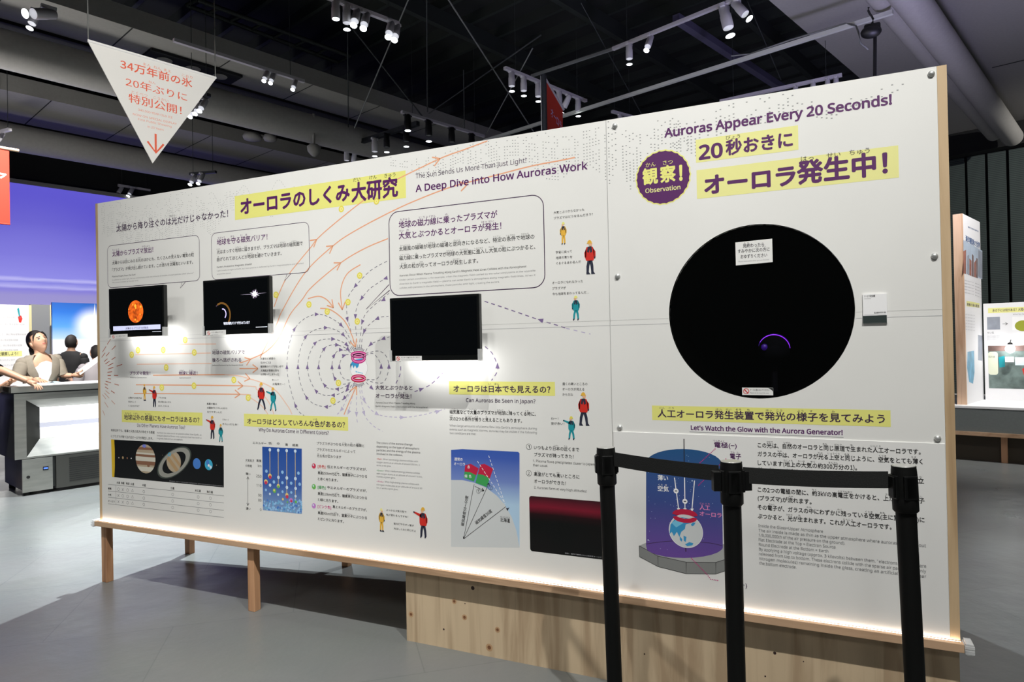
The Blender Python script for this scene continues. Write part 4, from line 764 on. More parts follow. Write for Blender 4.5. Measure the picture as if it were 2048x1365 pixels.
for u, v, r_, m in ((533, 943, 3.4, 'bead_blue'), (565, 945, 3.4, 'bead_blue'), (597, 947, 3.4, 'bead_blue'), (540, 952.5, 4.8, 'bead_gold'), (540.5, 955, 3.6, 'bead_red'), (532, 964, 4.8, 'bead_gold'), (532, 966, 3.6, 'bead_red'), (540.3, 971, 3.4, 'bead_pale'), (557, 955.5, 3.6, 'bead_pale'), (548, 964.5, 3.4, 'bead_blue'), (565, 966, 3.2, 'bead_blue'), (573.8, 956.5, 3.6, 'bead_pale'), (591, 958, 3.6, 'bead_pale'), (582.5, 967, 3.4, 'bead_blue'), (599.5, 969, 3.4, 'bead_blue'), (556.8, 972.5, 4.2, 'bead_gold'), (556.8, 974.5, 3, 'bead_green'), (549, 982, 4.6, 'bead_green'), (548.4, 981, 2.4, 'bead_gold'), (574, 975.5, 3.4, 'bead_pale'), (591.4, 977.5, 3.4, 'bead_pale'), (532, 980.5, 2.8, 'bead_blue'), (540, 988.5, 2.6, 'bead_pale'), (556.5, 990, 2.6, 'bead_pale'), (565.3, 984, 2.8, 'bead_blue'), (582.8, 985.6, 2.8, 'bead_blue'), (574, 990.5, 4, 'bead_gold'), (574.4, 994, 3.6, 'bead_red'), (582.6, 1001, 4.6, 'bead_mauve'), (582.8, 1003, 2.6, 'bead_red'), (566, 999, 2.6, 'bead_gold'), (591.4, 993, 2.8, 'bead_pale'), (592, 1004.5, 3, 'bead_green'), (599.6, 1002, 2.6, 'bead_blue'), (575, 1005, 2, 'bead_green')): kb = kb+.06; o.disc(u, v, r_, m, kb, 14)
for k in range(150):
    u = 527+r.random()*76; v = 999+28*r.random()**.7
    if v < 1019+(u-526)*.1: o.disc(u, v, 1.8+r.random()*.7, r.choice(['bead_blue', 'bead_blue', 'photo_bead', 'planet_blue']), 3.2+k*.01, 10)
mat('photo_bead', (112, 172, 214), .5); o.build('energy_chart', ex)
# --- auroras in japan
o = art(); o.rect(898, 763, 1110, 789.3, 'strip_yellow', 2); o.text('オーロラは日本でも見えるの？', 907, 784.4, 1101.3, 13, D_, bold=.026, ruby=[('日', 'に'), ('本', 'ほん')]); o.text('Can Auroras Be Seen in Japan?', 932.2, 804.4, 1071, 7.4, D_, bold=.010)
o.text('磁気嵐などで大量のプラズマが地球に降ってくる時に、', 899.4, 827.8, 1072, 7.6, K_, bold=.011, ruby=[('磁気嵐', 'じきあらし'), ('大量', 'たいりょう'), ('地球', 'ちきゅう'), ('降', 'ふ'), ('時', 'とき')]); o.text('次の2つの条件が揃うと見えることもあります。', 899.4, 841.6, 1044, 7.6, K_, bold=.011, ruby=[('次', 'つぎ'), ('条件', 'じょうけん'), ('揃', 'そろ'), ('見', 'み')])
o.para([("When large amounts of plasma flow into Earth's atmosphere during", 1073.7), ('events such as magnetic storms, auroras may be visible if the following', 1073.7), ('two conditions are met:', 952)], 899.4, (853.4, 868.4), 4, G_)
for n_, v, a1, e1_, a2, e2_, en in (('1', 894, 'いつもより日本の近くまで', 1158.5, 'プラズマが降ってきた！', 1147.4, (('1. Plasma flows precipitates closer to Japan', 1189), ('than usual.', 1096))), ('2', 947, '高度がとても高いところに', 1159, 'オーロラができた！', 1132, (('2. Auroras form at very high altitudes!', 1173.3),))):
    o.disc(1057.8, v, 6, K_, 3, 24, 1, 0, .88); o.text(n_, 1056.2, v+3.4, 1059.4, 6.4, K_)
    o.text(a1, 1068, v+5.4, e1_, 7.6, K_, bold=.011, ruby=[('日本', 'にほん'), ('近', 'ちか'), ('高度', 'こうど'), ('高', 'たか')]); o.text(a2, 1068.4, v+19.6, e2_, 7.6, K_, bold=.011)
    o.para(en, 1066 if len(en) > 1 else 1068.3, (v+30.4, v+(38.8 if len(en) > 1 else 30.4)), 4.6, K_)
o.build('japan_text', ex)
o = art()
def h8(*q): return [(740+x/3.792, 840+y/3.792) for x, y in q]
A8 = [(615, 457), (700, 458), (790, 478), (880, 515), (960, 575), (1020, 640), (1075, 740), (1110, 840), (1122, 900), (1134, 970)]
TR = h8((1134, 970), (1130, 262), (1122, 248), (1108, 243)); TL = h8((632, 219), (618, 226), (615, 242))
o.poly(h8((615, 240), (615, 965), (1134, 972), (1129, 250)), 'art_earth', 1)
for i in range(len(A8)-1):
    (x0, y0), (x1, y1) = A8[i], A8[i+1]; tp = lambda x: 219+(x-615)*.0485
    o.poly(h8((x0, y0), (x1, y1), (x1, tp(x1)+(10 if x1 > 1128 else 0)), (x0, tp(x0)+(10 if i == 0 else 0))), 'sky_diagram', 2)
for q in (((722, 345), (765, 335), (825, 370), (788, 470), (712, 440)), ((838, 340), (870, 335), (935, 372), (885, 512), (800, 478))):
    (a, b, c, d, e) = q; mid = lambda p, s_: (p[0]+(s_[0]-p[0])*.52, p[1]+(s_[1]-p[1])*.52)
    o.poly(h8(a, b, c, mid(c, d), mid(b, ((d[0]+e[0])/2, (d[1]+e[1])/2)), mid(a, e)), 'art_crimson', 3); o.poly(h8(mid(a, e), mid(b, ((d[0]+e[0])/2, (d[1]+e[1])/2)), mid(c, d), d, e), 'art_green', 3)
for t, u0, u1, v in (('通常の', 908.8, 925.4, 921.6), ('オーロラ', 908, 930.4, 931), ('赤', 935, 940, 937.6), ('緑', 929.4, 935, 955.6), ('色', 938, 943, 956)): o.text(t, u0, v, u1, 6, 'art_white', 5, .012)
ap = h8((710, 905))[0]
for q in h8((790, 490), (903, 482), (1030, 660)): o.line([ap, q], .0022, K_, 4)
o.arrow(*h8((903, 480))[0], 2.5, -8, .014, .003, K_, 4); o.arrow(*ap, -1, 3, .012, .003, K_, 4); o.line(h8((795, 505), (862, 538)), .0022, K_, 4); o.arrow(*h8((864, 539))[0], 6, 3, .014, .004, K_, 4)
o.line(h8((815, 315), (1025, 635)), .0028, 'art_white', 4, (.012, .007)); o.line(h8((900, 272), (1025, 640)), .0028, 'art_white', 4, (.012, .007))
for (q, t) in (((822, 542), '1'), ((915, 518), '2')): u, v = h8(q)[0]; o.disc(u, v, 4.6, K_, 4, 20, 1, 0, .86); o.text(t, u-1.1, v+2.6, u+1.1, 5, K_, 5)
o.text('磁気緯度50〜60度', *h8((713, 810))[0], 0, 7, K_, 5, .01, along=h8((748, 580))[0]); o.text('磁気緯度36度', *h8((808, 798))[0], 0, 7, K_, 5, .01, along=h8((930, 700))[0]); o.text('北海道', 1000.5, 1044.2, 1020, 8, K_, 5, .012, ruby=[('北', 'ほっ'), ('海', 'かい'), ('道', 'どう')])
o.poly(h8((1030, 668), (1042, 672), (1058, 665), (1050, 680), (1044, 692), (1038, 684)), 'art_navy', 4)
o.build('latitude_diagram', ex)
o = art(); o.rrect(1058.3, 992.2, 1214, 1102.4, .012, 'red_aurora', 2); o.text('撮影：国内で観測された低緯度オーロラ', 1130, 1108.2, 1203, 2.4, 'ink_pale', 3)
o.build('aurora_photo', ex)
# --- right part: headings
o = Art(PN, .001); o.text('Auroras Appear Every 20 Seconds!', 1328.7, 275.3, 1784, 17, P_, bold=.042); o.build('english_heading', ex)
o = Art(PN, .001); o.rect(1391.3, 280, 1596.5, 326.2, 'strip_yellow_pale', 2); o.text('20', 1397.7, 319.6, 1446, 27, P_, bold=.045); o.text('秒おきに', 1451.5, 311.5, 1586, 29, P_, bold=.040); o.text('びょう', 1451.7, 280.8, 1480.4, 8.4, K_)
o.build('interval_strip', ex)
o = Art(PN, .001); o.rect(1393, 341, 1797.2, 398.5, 'strip_yellow_pale', 2); o.text('オーロラ', 1408.7, 390.5, 1592, 37, P_, bold=.048); o.text('発生中！', 1594, 369, 1776, 43, P_, bold=.044)
o.text('はっ', 1602, 324.5, 1627.4, 11, K_); o.text('せい', 1653, 317.6, 1681, 11, K_); o.text('ちゅう', 1698.5, 311.6, 1739.5, 11, K_)
o.build('aurora_strip', ex)
o = Art(PN, .001); o.disc(1325.7, 355, 53, 'strip_yellow', 2, 26, 1, 0, 0, 0, 360, .055, 26); o.disc(1325.7, 355, 50.5, P_, 3, 26, 1, 0, 0, 0, 360, .055, 26)
o.text('観', 1285.2, 370.5, 1316.5, 30, 'strip_yellow', 4, .04); o.text('察', 1320.5, 366, 1352, 31, 'strip_yellow', 4, .04); o.text('!', 1358.5, 360.5, 1365.5, 28.5, 'strip_yellow', 4, .05, jp=False)
o.text('かん', 1291.4, 335.6, 1311.4, 9.2, 'strip_yellow', 4); o.text('さつ', 1326, 331, 1345.7, 9.2, 'strip_yellow', 4); o.text('Observation', 1291, 386.6, 1361, 8.6, 'strip_yellow_pale', 4, .016)
o.build('observation_badge', ex)
o = Art(PN, .001); o.rect(1304, 811.5, 1781.2, 840.5, 'strip_yellow', 2); o.text('人工オーロラ発生装置で発光の様子を見てみよう', 1315.7, 835, 1770, 15, D_, bold=.026, ruby=[('人', 'じん'), ('工', 'こう'), ('発', 'はっ'), ('生', 'せい'), ('装', 'そう'), ('置', 'ち'), ('発', 'はっ'), ('光', 'こう'), ('様', 'よう'), ('子', 'す'), ('見', 'み')], rh=.34)
o.build('watch_strip', ex)
o = Art(PN, .001); o.rect(1379, 848.5, 1687, 864, 'sheet_white', 2); o.szline([o.p.sz(1379, 864.2), (o.p.s_at(1687, o.p.sz(1379, 864.2)[1]), o.p.sz(1379, 864.2)[1])], .0016, 'ink_grey', 3)  # grey line drawn as the shadow under the strip's lower edge
o.text("Let's Watch the Glow with the Aurora Generator!", 1381.7, 860.2, 1685.5, 8.8, P_, bold=.04); o.build('english_strip', ex)
# --- right part: how it works, printed on the lower sheet
o = Art(PN, .0052)
R8 = dict(m=K_, bold=.008)
for v, t, u1, rb in ((895.2, 'この光は、自然のオーロラと同じ原理で生まれた人工オーロラです。', 1841, [('光', 'ひかり'), ('自然', 'しぜん'), ('同', 'おな'), ('原理', 'げんり'), ('生', 'う'), ('人工', 'じんこう')]), (912.8, 'ガラスの中は、オーロラが光る上空と同じように、空気をとても薄く', 1844.8, [('中', 'なか'), ('光', 'ひか'), ('上空', 'じょうくう'), ('同', 'おな'), ('空気', 'くうき'), ('薄', 'うす')]), (930.4, 'しています(地上の大気の約300万分の1)。', 1714, [('地上', 'ちじょう'), ('大気', 'たいき'), ('約', 'やく'), ('万分', 'まんぶん')]),
  (948, '上の平たい電極は電子の出る所、下の丸い電極は地球に見立', 1847.7, [('上', 'うえ'), ('平', 'たい'), ('電極', 'でんきょく'), ('電子', 'でんし'), ('地球', 'ちきゅう'), ('見', 'み'), ('立', 'た')]), (966, 'てています。', 1580, None), (984, 'この2つの電極の間に、約3kVの高電圧をかけると、上から下へ電子', 1848.6, [('約', 'やく'), ('高電圧', 'こうでんあつ'), ('上', 'うえ'), ('電子', 'でんし')]), (1000.7, '(プラズマ)が流れます。', 1623, [('流', 'なが')]), (1019, 'その電子が、ガラスの中にわずかに残っている空気(主に窒素分子)に', 1848.6, [('電子', 'でんし'), ('中', 'なか'), ('残', 'のこ'), ('空気', 'くうき'), ('主', 'おも')]), (1036.7, 'ぶつかると、光が生まれます。これが人工オーロラです。', 1783, [('光', 'ひかり'), ('生', 'う'), ('人工', 'じんこう')])):
    o.text(t, 1515.7, v, u1, 9.6, K_, bold=.014, ruby=rb)
o.para([('Inside the Glass=Upper Atmosphere', 1646), ('The air inside is made as thin as the upper atmosphere where auroras occur (about', 1851.5), ('1/3,000,000th of the air pressure on the ground).', 1690), ('Flat Electrode at the Top = Electron Source', 1671), ('Round Electrode at the Bottom = Earth', 1656.7), ('By applying a high voltage (approx. 3 kilovolts) between them, "electrons (plasma)" are', 1852), ('released from top to bottom. These electrons collide with the sparse air particles (mainly', 1852), ('nitrogen molecules) remaining inside the glass, creating an artificial aurora near', 1852), ('the bottom electrode.', 1593)], 1518, (1054, 1128.6), 5.6, G_, .004)
o.build('generator_text', ex)
o = Art(PN, .0052)
def r3(*q): return [(1180+x/3.413, 800+y/3.413) for x, y in q]
cx = 1368.4
dome = [(1292.8, 1092), (1292.8, 926)]+[(cx-75.6*math.cos(k*math.pi/16), 926-29.3*math.sin(k*math.pi/16)+.02*75.6*(1-math.cos(k*math.pi/16))) for k in range(1, 16)]+[(1444, 930), (1446, 1096)]+[(1369+77*math.cos(k*math.pi/12), 1094+22*math.sin(k*math.pi/12)) for k in range(1, 12)]
oct_t = r3((338, 995), (465, 1065), (658, 1108), (860, 1109), (962, 1075), (1010, 1020), (950, 985), (390, 972)); o.poly(oct_t, 'art_grey', 1)
for q in (((338, 995), (465, 1065), (467, 1138), (340, 1070)), ((465, 1065), (658, 1107), (658, 1186), (467, 1138)), ((658, 1107), (860, 1109), (860, 1188), (658, 1186)), ((860, 1109), (975, 1072), (975, 1150), (860, 1188))): o.poly(r3(*q), 'art_darkgrey', 1.2); o.line(r3(*q, q[0]), .0022, K_, 1.5)
o.poly(dome, 'duo_dome', 2); o.line([(1292.8, 1088), (1330, 1083), (1369, 1082), (1420, 1086), (1446, 1092)], .002, 'ink_dark', 3, None, True)
r = random.Random(9)
for k in range(190):
    u = 1296+r.random()*146; v = 930+r.random()*175; d = math.hypot((u-1362)/26, (v-985)/50)
    if k < 45 or d < 1: o.disc(u, v if k > 45 else 905+r.random()*195, .5+(r.random() < .1)*.8, 'bead_pale', 3, 8)
o.line([(cx, 878), (cx+.6, 929)], .0035, K_, 4); o.disc(1367, 929.5, 2.2, 'art_grey', 4, 24, 8)
for a, b_ in (((578, 530), (606, 738)), ((647, 530), (650, 740)), ((715, 550), (698, 742))):
    o.line(r3(a, b_), .0036, 'art_white', 4); c = r3(b_)[0]; o.poly([(c[0]-3.4, c[1]), (c[0]+3.4, c[1]), (c[0], c[1]+7)], 'art_white', 4)
for u, v in ((1352.6, 982), (1370.4, 1002.8)): o.disc(u, v, 5, 'art_white', 5, 20); o.line([(u-2.4, v), (u+2.4, v)], .004, K_, 6)
o.line(r3((655, 1000), (656, 1036)), .004, 'ink_dark', 4); o.disc(1372, 1062.2, 33.5, 'art_white', 5, 36); o.disc(1372, 1062.2, 32.6, 'art_earth', 5.2, 36)
o.poly(r3((552, 850), (580, 815), (630, 800), (700, 815), (690, 840), (655, 850), (650, 880), (625, 900), (612, 935), (595, 900), (575, 930), (560, 900), (545, 915)), 'art_blue', 6); o.poly(r3((560, 840), (600, 808), (650, 806), (640, 840), (590, 870)), 'art_lightblue', 6.3)
o.poly(r3((615, 930), (632, 950), (628, 968), (615, 955)), 'art_blue', 6); o.poly(r3((640, 925), (660, 935), (655, 970), (642, 960)), 'art_blue', 6); o.poly(r3((650, 985), (680, 970), (708, 978), (700, 992), (665, 998)), 'art_blue', 6); o.poly(r3((690, 850), (705, 835), (722, 838), (712, 856), (698, 862)), 'art_blue', 6)
u, v = 1370.4, 1034.4; c = o.p.sz(u, v); R = abs(o.p.s_at(u+20, c[1])-c[0]); Pq = [(c[0]+R*math.cos(k*math.pi/20), c[1]+R*.36*math.sin(k*math.pi/20)) for k in range(40)]
o.szline([(a, b_+.007) for a, b_ in Pq[:21]], .022, 'art_crimson', 5.5); o.szline(Pq[20:]+[Pq[0]], .017, 'art_crimson', 7)
dt = lambda q: [o.disc(a[0]+(b_[0]-a[0])*k/n_, a[1]+(b_[1]-a[1])*k/n_, 1.1, 'art_magenta', 5, 8) for a, b_ in zip(q, q[1:]) for n_ in [max(1, int(math.hypot(b_[0]-a[0], b_[1]-a[1])/3.4))] for k in range(n_)]
dt([(1430.5, 898), (1395.4, 930.4)]); dt([(1452, 918), (1395, 973)]); dt(r3((693, 1080), (800, 1190), (825, 1223), (885, 1233)))
o.text('電極(−)', 1429, 895, 1473.9, 10.4, P_, bold=.012, ruby=[('電極', 'でんきょく')]); o.text('電子', 1460.4, 917.6, 1482.7, 10.4, P_, bold=.012, ruby=[('電', 'でん'), ('子', 'し')])
o.text('薄い', 1316.2, 960.4, 1336.8, 10, 'art_white', 5, .016); o.text('空気', 1316.2, 982, 1338.2, 10, 'art_white', 5, .016, ruby=[('空', 'くう'), ('気', 'き')]); o.text('人工', 1399.7, 1019.5, 1420.8, 10, 'art_pink', 5, .014, ruby=[('人', 'じん'), ('工', 'こう')]); o.text('オーロラ', 1399.7, 1032, 1443.7, 9.4, 'art_pink', 5, .014)
o.text('電極(＋)', 1453, 1171, 1494.5, 10.4, D_, bold=.012)
o.build('generator_diagram', ex)

# ================================================================== things on the exhibit wall
TP = Plane((0, -.128, 0), (1, 0, 0), (0, -1, 0))
def television(u0, v0, u1, v1, label):
    x0, zt = TP.sz(u0, v0); zb = TP.sz(u0, v1)[1]; x1 = TP.s_at(u1, (zt+zb)/2)
    t = thing('television', ((x0+x1)/2, 0, (zt+zb)/2), label, 'television', 'small screens on the exhibit wall')
    MB().box((x0, -.128, zb), (x1, -.102, zt), 'bezel_black').build('cabinet', t, bevel=.003)
    MB().box((x0+.012, -.1292, zb+.026), (x1-.012, -.1282, zt-.012), 'screen_black').build('screen', t)
    MB().box((x0+.14, -.1015, zb+.08), (x1-.14, -.0055, zt-.08), 'black_plastic').box((x0+.03, -.1015, zb+.012), (x1-.03, -.092, zb+.05), 'black_plastic').build('mount', t)
    for xa, sg in ((x0, 1), (x1, -1)):
        mb = MB()
        for (a, b_, c, d) in ((-.003, -.001, -.004, .050), (-.003, .040, -.004, -.002)):
            xs = sorted((xa+sg*a, xa+sg*b_)); mb.box((xs[0], -.1315, zb+c), (xs[1], -.100, zb+d), 'clear_plastic')
        xs = sorted((xa-sg*.002, xa+sg*.010)); mb.box((xs[0], -.1315, zb-.004), (xs[1], -.1297, zb+.050), 'clear_plastic'); mb.build('corner_clip', t)
    MB().box((x0+.04, -.0915, zb+.020), (x1-.04, -.085, zb+.028), 'tv_led').build('light_bar', t)
    area('screen_light', ((x0+x1)/2, -.080, zb+.018), ((x0+x1)/2, -.010, zb-.05), 1.05, x1-x0-.10, .012, (1, .985, .97))
    return t, (x0, x1, zb, zt)
t, q = television(217, 578.5, 327.3, 675.5, 'small black screen showing an orange sun, leftmost of the three')
o = Art(TP, .0016); o.disc(271.8, 623.6, 22.5, 'sun_emit', 1, 30); o.rect(226.9, 653.4, 321.4, 662.4, 'caption_emit', 1); o.text('太陽からプラズマが放出', 251.5, 659.5, 297, 4, 'ink_dark', 2, .01); o.rect(305, 663.5, 323, 664.3, 'sub_white', 1)
r = random.Random(4)
for k, (u, v, rr) in enumerate(((271, 612, 3.2), (272, 616, 2.2), (282, 614, 2.4), (266, 610, 1.6), (281, 629, 1.6), (271, 640, 2), (275, 643, 1.6), (258, 619, 1.2))): o.disc(u, v, rr, 'disc_spark', 2+k*.1, 12)
mat('disc_spark', (255, 160, 50), .5, emit=.9); o.build('screen_picture', t)
t, q = television(405.5, 562.2, 539, 671, 'small black screen showing a bright star and crescent earth')
o = Art(TP, .0016); o.disc(509.8, 588.4, 9, 'halo_emit', 1, 20); o.disc(509.8, 588.4, 5, 'star_emit', 2, 16); o.poly([(481, 590), (509, 587.6), (534, 585.6), (509, 589.4)], 'flare_emit', 1.5)
for a in range(8):
    c, s_ = math.cos(a*math.pi/4+.3), math.sin(a*math.pi/4+.3); o.poly([(509.8-s_*1.2, 588.4+c*1.2), (509.8+c*10*(.75 if a % 2 else 1), 588.4+s_*10*(.75 if a % 2 else 1)), (509.8+s_*1.2, 588.4-c*1.2)], 'star_emit', 2)
o.build('star_picture', t); o = Art(TP, .0016); o.text('地球は磁気バリアで守られています', 447.7, 650.4, 500, 5.6, 'sub_white', 3, .02); o.rect(512, 654.4, 535, 655.3, 'sub_white', 2); o.build('subtitle', t); o = Art(TP, .0016)
P = o.p.sz(446, 628.5); o.szline([(P[0]+.024*math.cos(math.radians(a)), P[1]+.027*math.sin(math.radians(a))) for a in range(-50, 106, 6)], .006, 'crescent_emit', 2); o.szline([(P[0]-.008+.062*math.cos(math.radians(a)), P[1]+.065*math.sin(math.radians(a))-.006) for a in range(-42, 125, 6)], .010, 'bow_emit', 1.5); o.szline([(P[0]-.008+.062*math.cos(math.radians(a)), P[1]+.065*math.sin(math.radians(a))-.006) for a in range(95, 135, 6)], .006, 'halo_emit', 1.4)
o.build('earth_picture', t)
t, q = television(779, 597.2, 959, 722.5, 'black switched-off screen under the large speech bubble')
def notice(name, plane, base, u0, v0, u1, v1, label, cat, tilt=0, draw=None, th=.0012, m='sheet_white'):
    o = Art(plane, base); x0, zt = plane.sz(u0, v0); zb = plane.sz(u0, v1)[1]; x1 = plane.s_at(u1, (zt+zb)/2)
    for lay_, s_ in ((0, -1), (th, 1)):
        vs = [plane.P(x, z, base+lay_) for x, z in ((x0, zb), (x1, zb+tilt), (x1, zt+tilt), (x0, zt))]; o.add(vs, [(0, 1, 2, 3) if s_ > 0 else (3, 2, 1, 0)], m)
    a = [plane.P(x, z, base+d) for d in (0, th) for x, z in ((x0, zb), (x1, zb+tilt), (x1, zt+tilt), (x0, zt))]; o.add(a, [(0, 4, 5, 1), (1, 5, 6, 2), (2, 6, 7, 3), (3, 7, 4, 0)], m)
    o.base = base+th; draw(o) if draw else None
    return tag(o.build(name), label, cat)
def nt1(u, v, u1, sc):
    def f(o):
        o.disc(u, v, 4.2*sc, 'art_red', 1, 20, 1, 0, .74); o.line([(u-2.6*sc, v-2.6*sc), (u+2.6*sc, v+2.6*sc)], .0035*sc, 'art_red', 1)
        o.text('モニターに触らないでください', u+6*sc, v-.3*sc, u1, 2.8*sc, K_, 1, .012); o.text('Please do not touch the monitor', u+6*sc, v+3.4*sc, u1-12*sc, 1.7*sc, G_, 1)
    return f
notice('notice_label', TP, .0054, 223, 669.8, 257, 678.4, 'white do-not-touch sticker at lower left of the sun screen', 'label', .001, nt1(229, 674.2, 253, .8))
notice('notice_label', TP, .0054, 413.8, 662, 453.5, 671.4, 'white do-not-touch sticker at lower left of the star screen', 'label', .001, nt1(419.5, 666.8, 449, .9))
notice('notice_label', TP, .0054, 792.6, 712.4, 845, 722.6, 'white do-not-touch sticker at lower left of the switched-off screen', 'label', -.001, nt1(798, 717.6, 841, 1))
GP = Plane((0, -.0006, 0), (1, 0, 0), (0, -1, 0))
def nt2(o):
    o.text('見終わったら', 1486, 496.4, 1528.6, 7.6, K_, 1, .02, ruby=[('見', 'み'), ('終', 'お')]); o.text('すみやかに次の方に', 1475.8, 507.3, 1539.5, 7.6, K_, 1, .02, ruby=[('次', 'つぎ'), ('方', 'かた')]); o.text('おゆずりください', 1481.4, 518, 1534.4, 7.6, K_, 1, .02); o.text('Please move aside when you are finished.', 1477, 525, 1539, 2.6, G_, 1)
notice('notice_label', GP, .0006, 1470.8, 485.5, 1545, 531.5, 'white paper asking visitors to move on, high on the round window', 'label', .004, nt2)
def nt3(o):
    o.disc(1492.4, 783, 5.8, 'art_red', 1, 24, 1, 0, .78); o.line([(1488.6, 779.4), (1496, 787)], .004, 'art_red', 1); o.text('ケースに触らないでください', 1500.2, 782.4, 1539, 4, K_, 1, .012); o.text('Please do not touch the case.', 1500.2, 787.4, 1538, 2.4, K_, 1); o.poly([(1536, 776.4), (1546, 776.6), (1546, 783.6), (1542.5, 780)], 'planet_black', 1)
notice('notice_label', GP, .0006, 1484.2, 775.6, 1546.3, 790.4, 'small white do-not-touch sticker at the foot of the round window', 'label', 0, nt3)
def nt4(o):
    o.rect(1725.2, 632.4, 1773.4, 647.3, 'plate_green', 1); o.text('オーロラ発生装置', 1728.2, 595.4, 1750, 4, K_, 1, .02); o.text('Aurora Generator', 1728.2, 599, 1742, 2, G_, 1); o.text('国立極地研究所 提供', 1748, 628, 1771.5, 3.4, K_, 1, .014); o.line([(1728, 630.8), (1771.5, 630.2)], .0012, G_, 1)
mat('plate_green', (40, 52, 50), .5)
notice('caption_plate', PN, .0012, 1725, 589.6, 1773.6, 647.5, 'small white caption plate with dark green foot right of the round window', 'label', 0, nt4, .006, 'art_white')

# ================================================================== belt barrier
def stanchion(x, y, lean, label, clip=.046, sides=(0, 1, 2, 3)):
    t = thing('belt_stanchion', (x, y, 0), label, 'barrier post', 'belt barrier posts before the exhibit wall'); X = Matrix.Translation((x, y, 0)) @ Matrix.Rotation(lean, 4, 'Y') @ Matrix.Diagonal((.935, .935, 1.0245, 1))
    MB().lathe([(.155, 0), (.158, .004), (.156, .010), (.12, .018), (.05, .026), (.036, .034)], 'black_plastic', n=40, X=Matrix.Translation((x, y, 0))).build('base', t)
    MB().lathe([(.0305, .03), (.0305, .93)], 'rubber_black', n=32, X=X).build('pole', t)
    h = MB().lathe([(.034, .895), (.0385, .90), (.0385, .935), (.0375, .94), (.0385, .945), (.0385, 1.0), (.0375, 1.018), (.0365, 1.026), (.0365, 1.031)], 'rubber_black', n=32, X=X)
    h = h.build('head', t); MB().lathe([(.034, 1.0312), (.034, 1.0325), (.031, 1.0332)], 'cap_silver', n=32, X=X).build('cap', t)
    for a in sides:
        e = clip if a % 2 == 0 else .0405
        q = X @ Matrix.Rotation(-YAW+a*math.pi/2, 4, 'Z'); MB().box((.033, -.016, .940), (e, .016, 1.002), 'black_plastic', q).box((.030, -.022, .936), (.0405, .022, 1.006), 'black_plastic', q).build('belt_clip', t, bevel=.002)
    return t, X
p1, X1 = stanchion(3.438, -.323, -.018, 'black belt barrier post standing left, nearest the dark aurora photograph')
p2, X2 = stanchion(3.892, -.485, -.004, 'black belt barrier post in the middle, belts on both sides', .066)
p3, X3 = stanchion(4.410, -.40, -.026, 'black belt barrier post leaning slightly, at the right end of the belts', .046, (2, 3))
def belt(Xa, Xb, z0, z1, sag, parent):
    A = Xa @ Vector((0, 0, z0)); B = Xb @ Vector((0, 0, z1)); d = (B-A); d.z = 0; d.normalize(); A = A+d*.036; B = B-d*.044; n = Vector((d.y, -d.x, 0))*.0012; vs = []; N = 14
    for k in range(N+1):
        tt = k/N; c = A.lerp(B, tt)-ZZ*sag*4*tt*(1-tt)
        for s_, h in ((1, -.026), (1, .026), (-1, .026), (-1, -.026)): vs.append(c+n*s_+ZZ*h)
    fs = [(4*k+i, 4*k+(i+1) % 4, 4*k+4+(i+1) % 4, 4*k+4+i) for k in range(N) for i in range(4)]
    MB().add(vs, fs+[(3, 2, 1, 0), (4*N, 4*N+1, 4*N+2, 4*N+3)], 'belt_black').build('belt', parent)
belt(X1, X2, .992, .989, .004, p1); belt(X2, X3, .989, .988, .004, p2)

# ================================================================== rails, lamps, cables overhead
def beam(name, p0, z0, p1_, z1, wd, ht, m, label, cat, sag=0):
    A = onz(*p0, z0); B = onz(*p1_, z1); q = (B-A).to_track_quat('Y', 'Z').to_matrix().to_4x4(); L_ = (B-A).length
    X = Matrix.Translation(A) @ q
    o = MB().box((-wd/2, 0, -ht/2), (wd/2, L_, ht/2), m, X).build(name, loc=A); return tag(o, label, cat), A, B
def make_lamp(m):
    t = thing('spotlight', (0, 0, 0), 'x', 'spotlight'); MB().box((-.018, -.05, -.028), (.018, .05, 0), m).cyl((0, 0, -.028), (0, 0, -.06), .012, m, n=10).build('adapter', t, bevel=.003)
    bd = MB().lathe([(.030, .05), (.036, .045), (.037, -.02), (.040, -.025), (.040, -.115), (.037, -.125)], m, n=20, X=Matrix.Translation((0, 0, -.06))).build('lamp_body', t, loc=(0, 0, -.06))
    MB().lathe([(.034, -.1285), (.033, -.1265)], 'lens_glow', n=20, X=Matrix.Translation((0, 0, -.06))).build('lens', bd)
    return t
lampW, lampB = make_lamp('lamp_white'), make_lamp('lamp_black'); used = set()
def lamp(u, v, z, label, tilt=(0, 0), black=False, size=1.5, grp='rail spotlights'):
    P = onz(u, v, z); k = lampB if black else lampW; tl = (math.radians(tilt[0]), math.radians(tilt[1]), 0)
    if k.name not in used:
        used.add(k.name); k.location = P; k['label'] = label; k['group'] = grp; r_ = k
        for c in k.children:
            if c.name.startswith('lamp_body'): c.rotation_euler = tl
    else: r_ = dup(k, P, None, label, grp, tl)
    r_.scale = (size*.78,)*3; r_.rotation_euler = (0, 0, -AZ); return r_
def rail(p0, p1_, z, label, m='rail_white', wd=.05):
    o, A, B = beam('lighting_rail', p0, z, p1_, z, wd, .04, m, label, 'rail')
    for t_ in (.12, .88): P = A.lerp(B, t_); MB().cyl((P.x, P.y, z+.0205), (P.x, P.y, 6.6), .004, 'cable_dark', n=5).build('hanger_wire', o)
    return o
Z0 = 5.2
rail((628, -16), (797, 48), Z0, 'white lighting rail at the very top, left of centre')
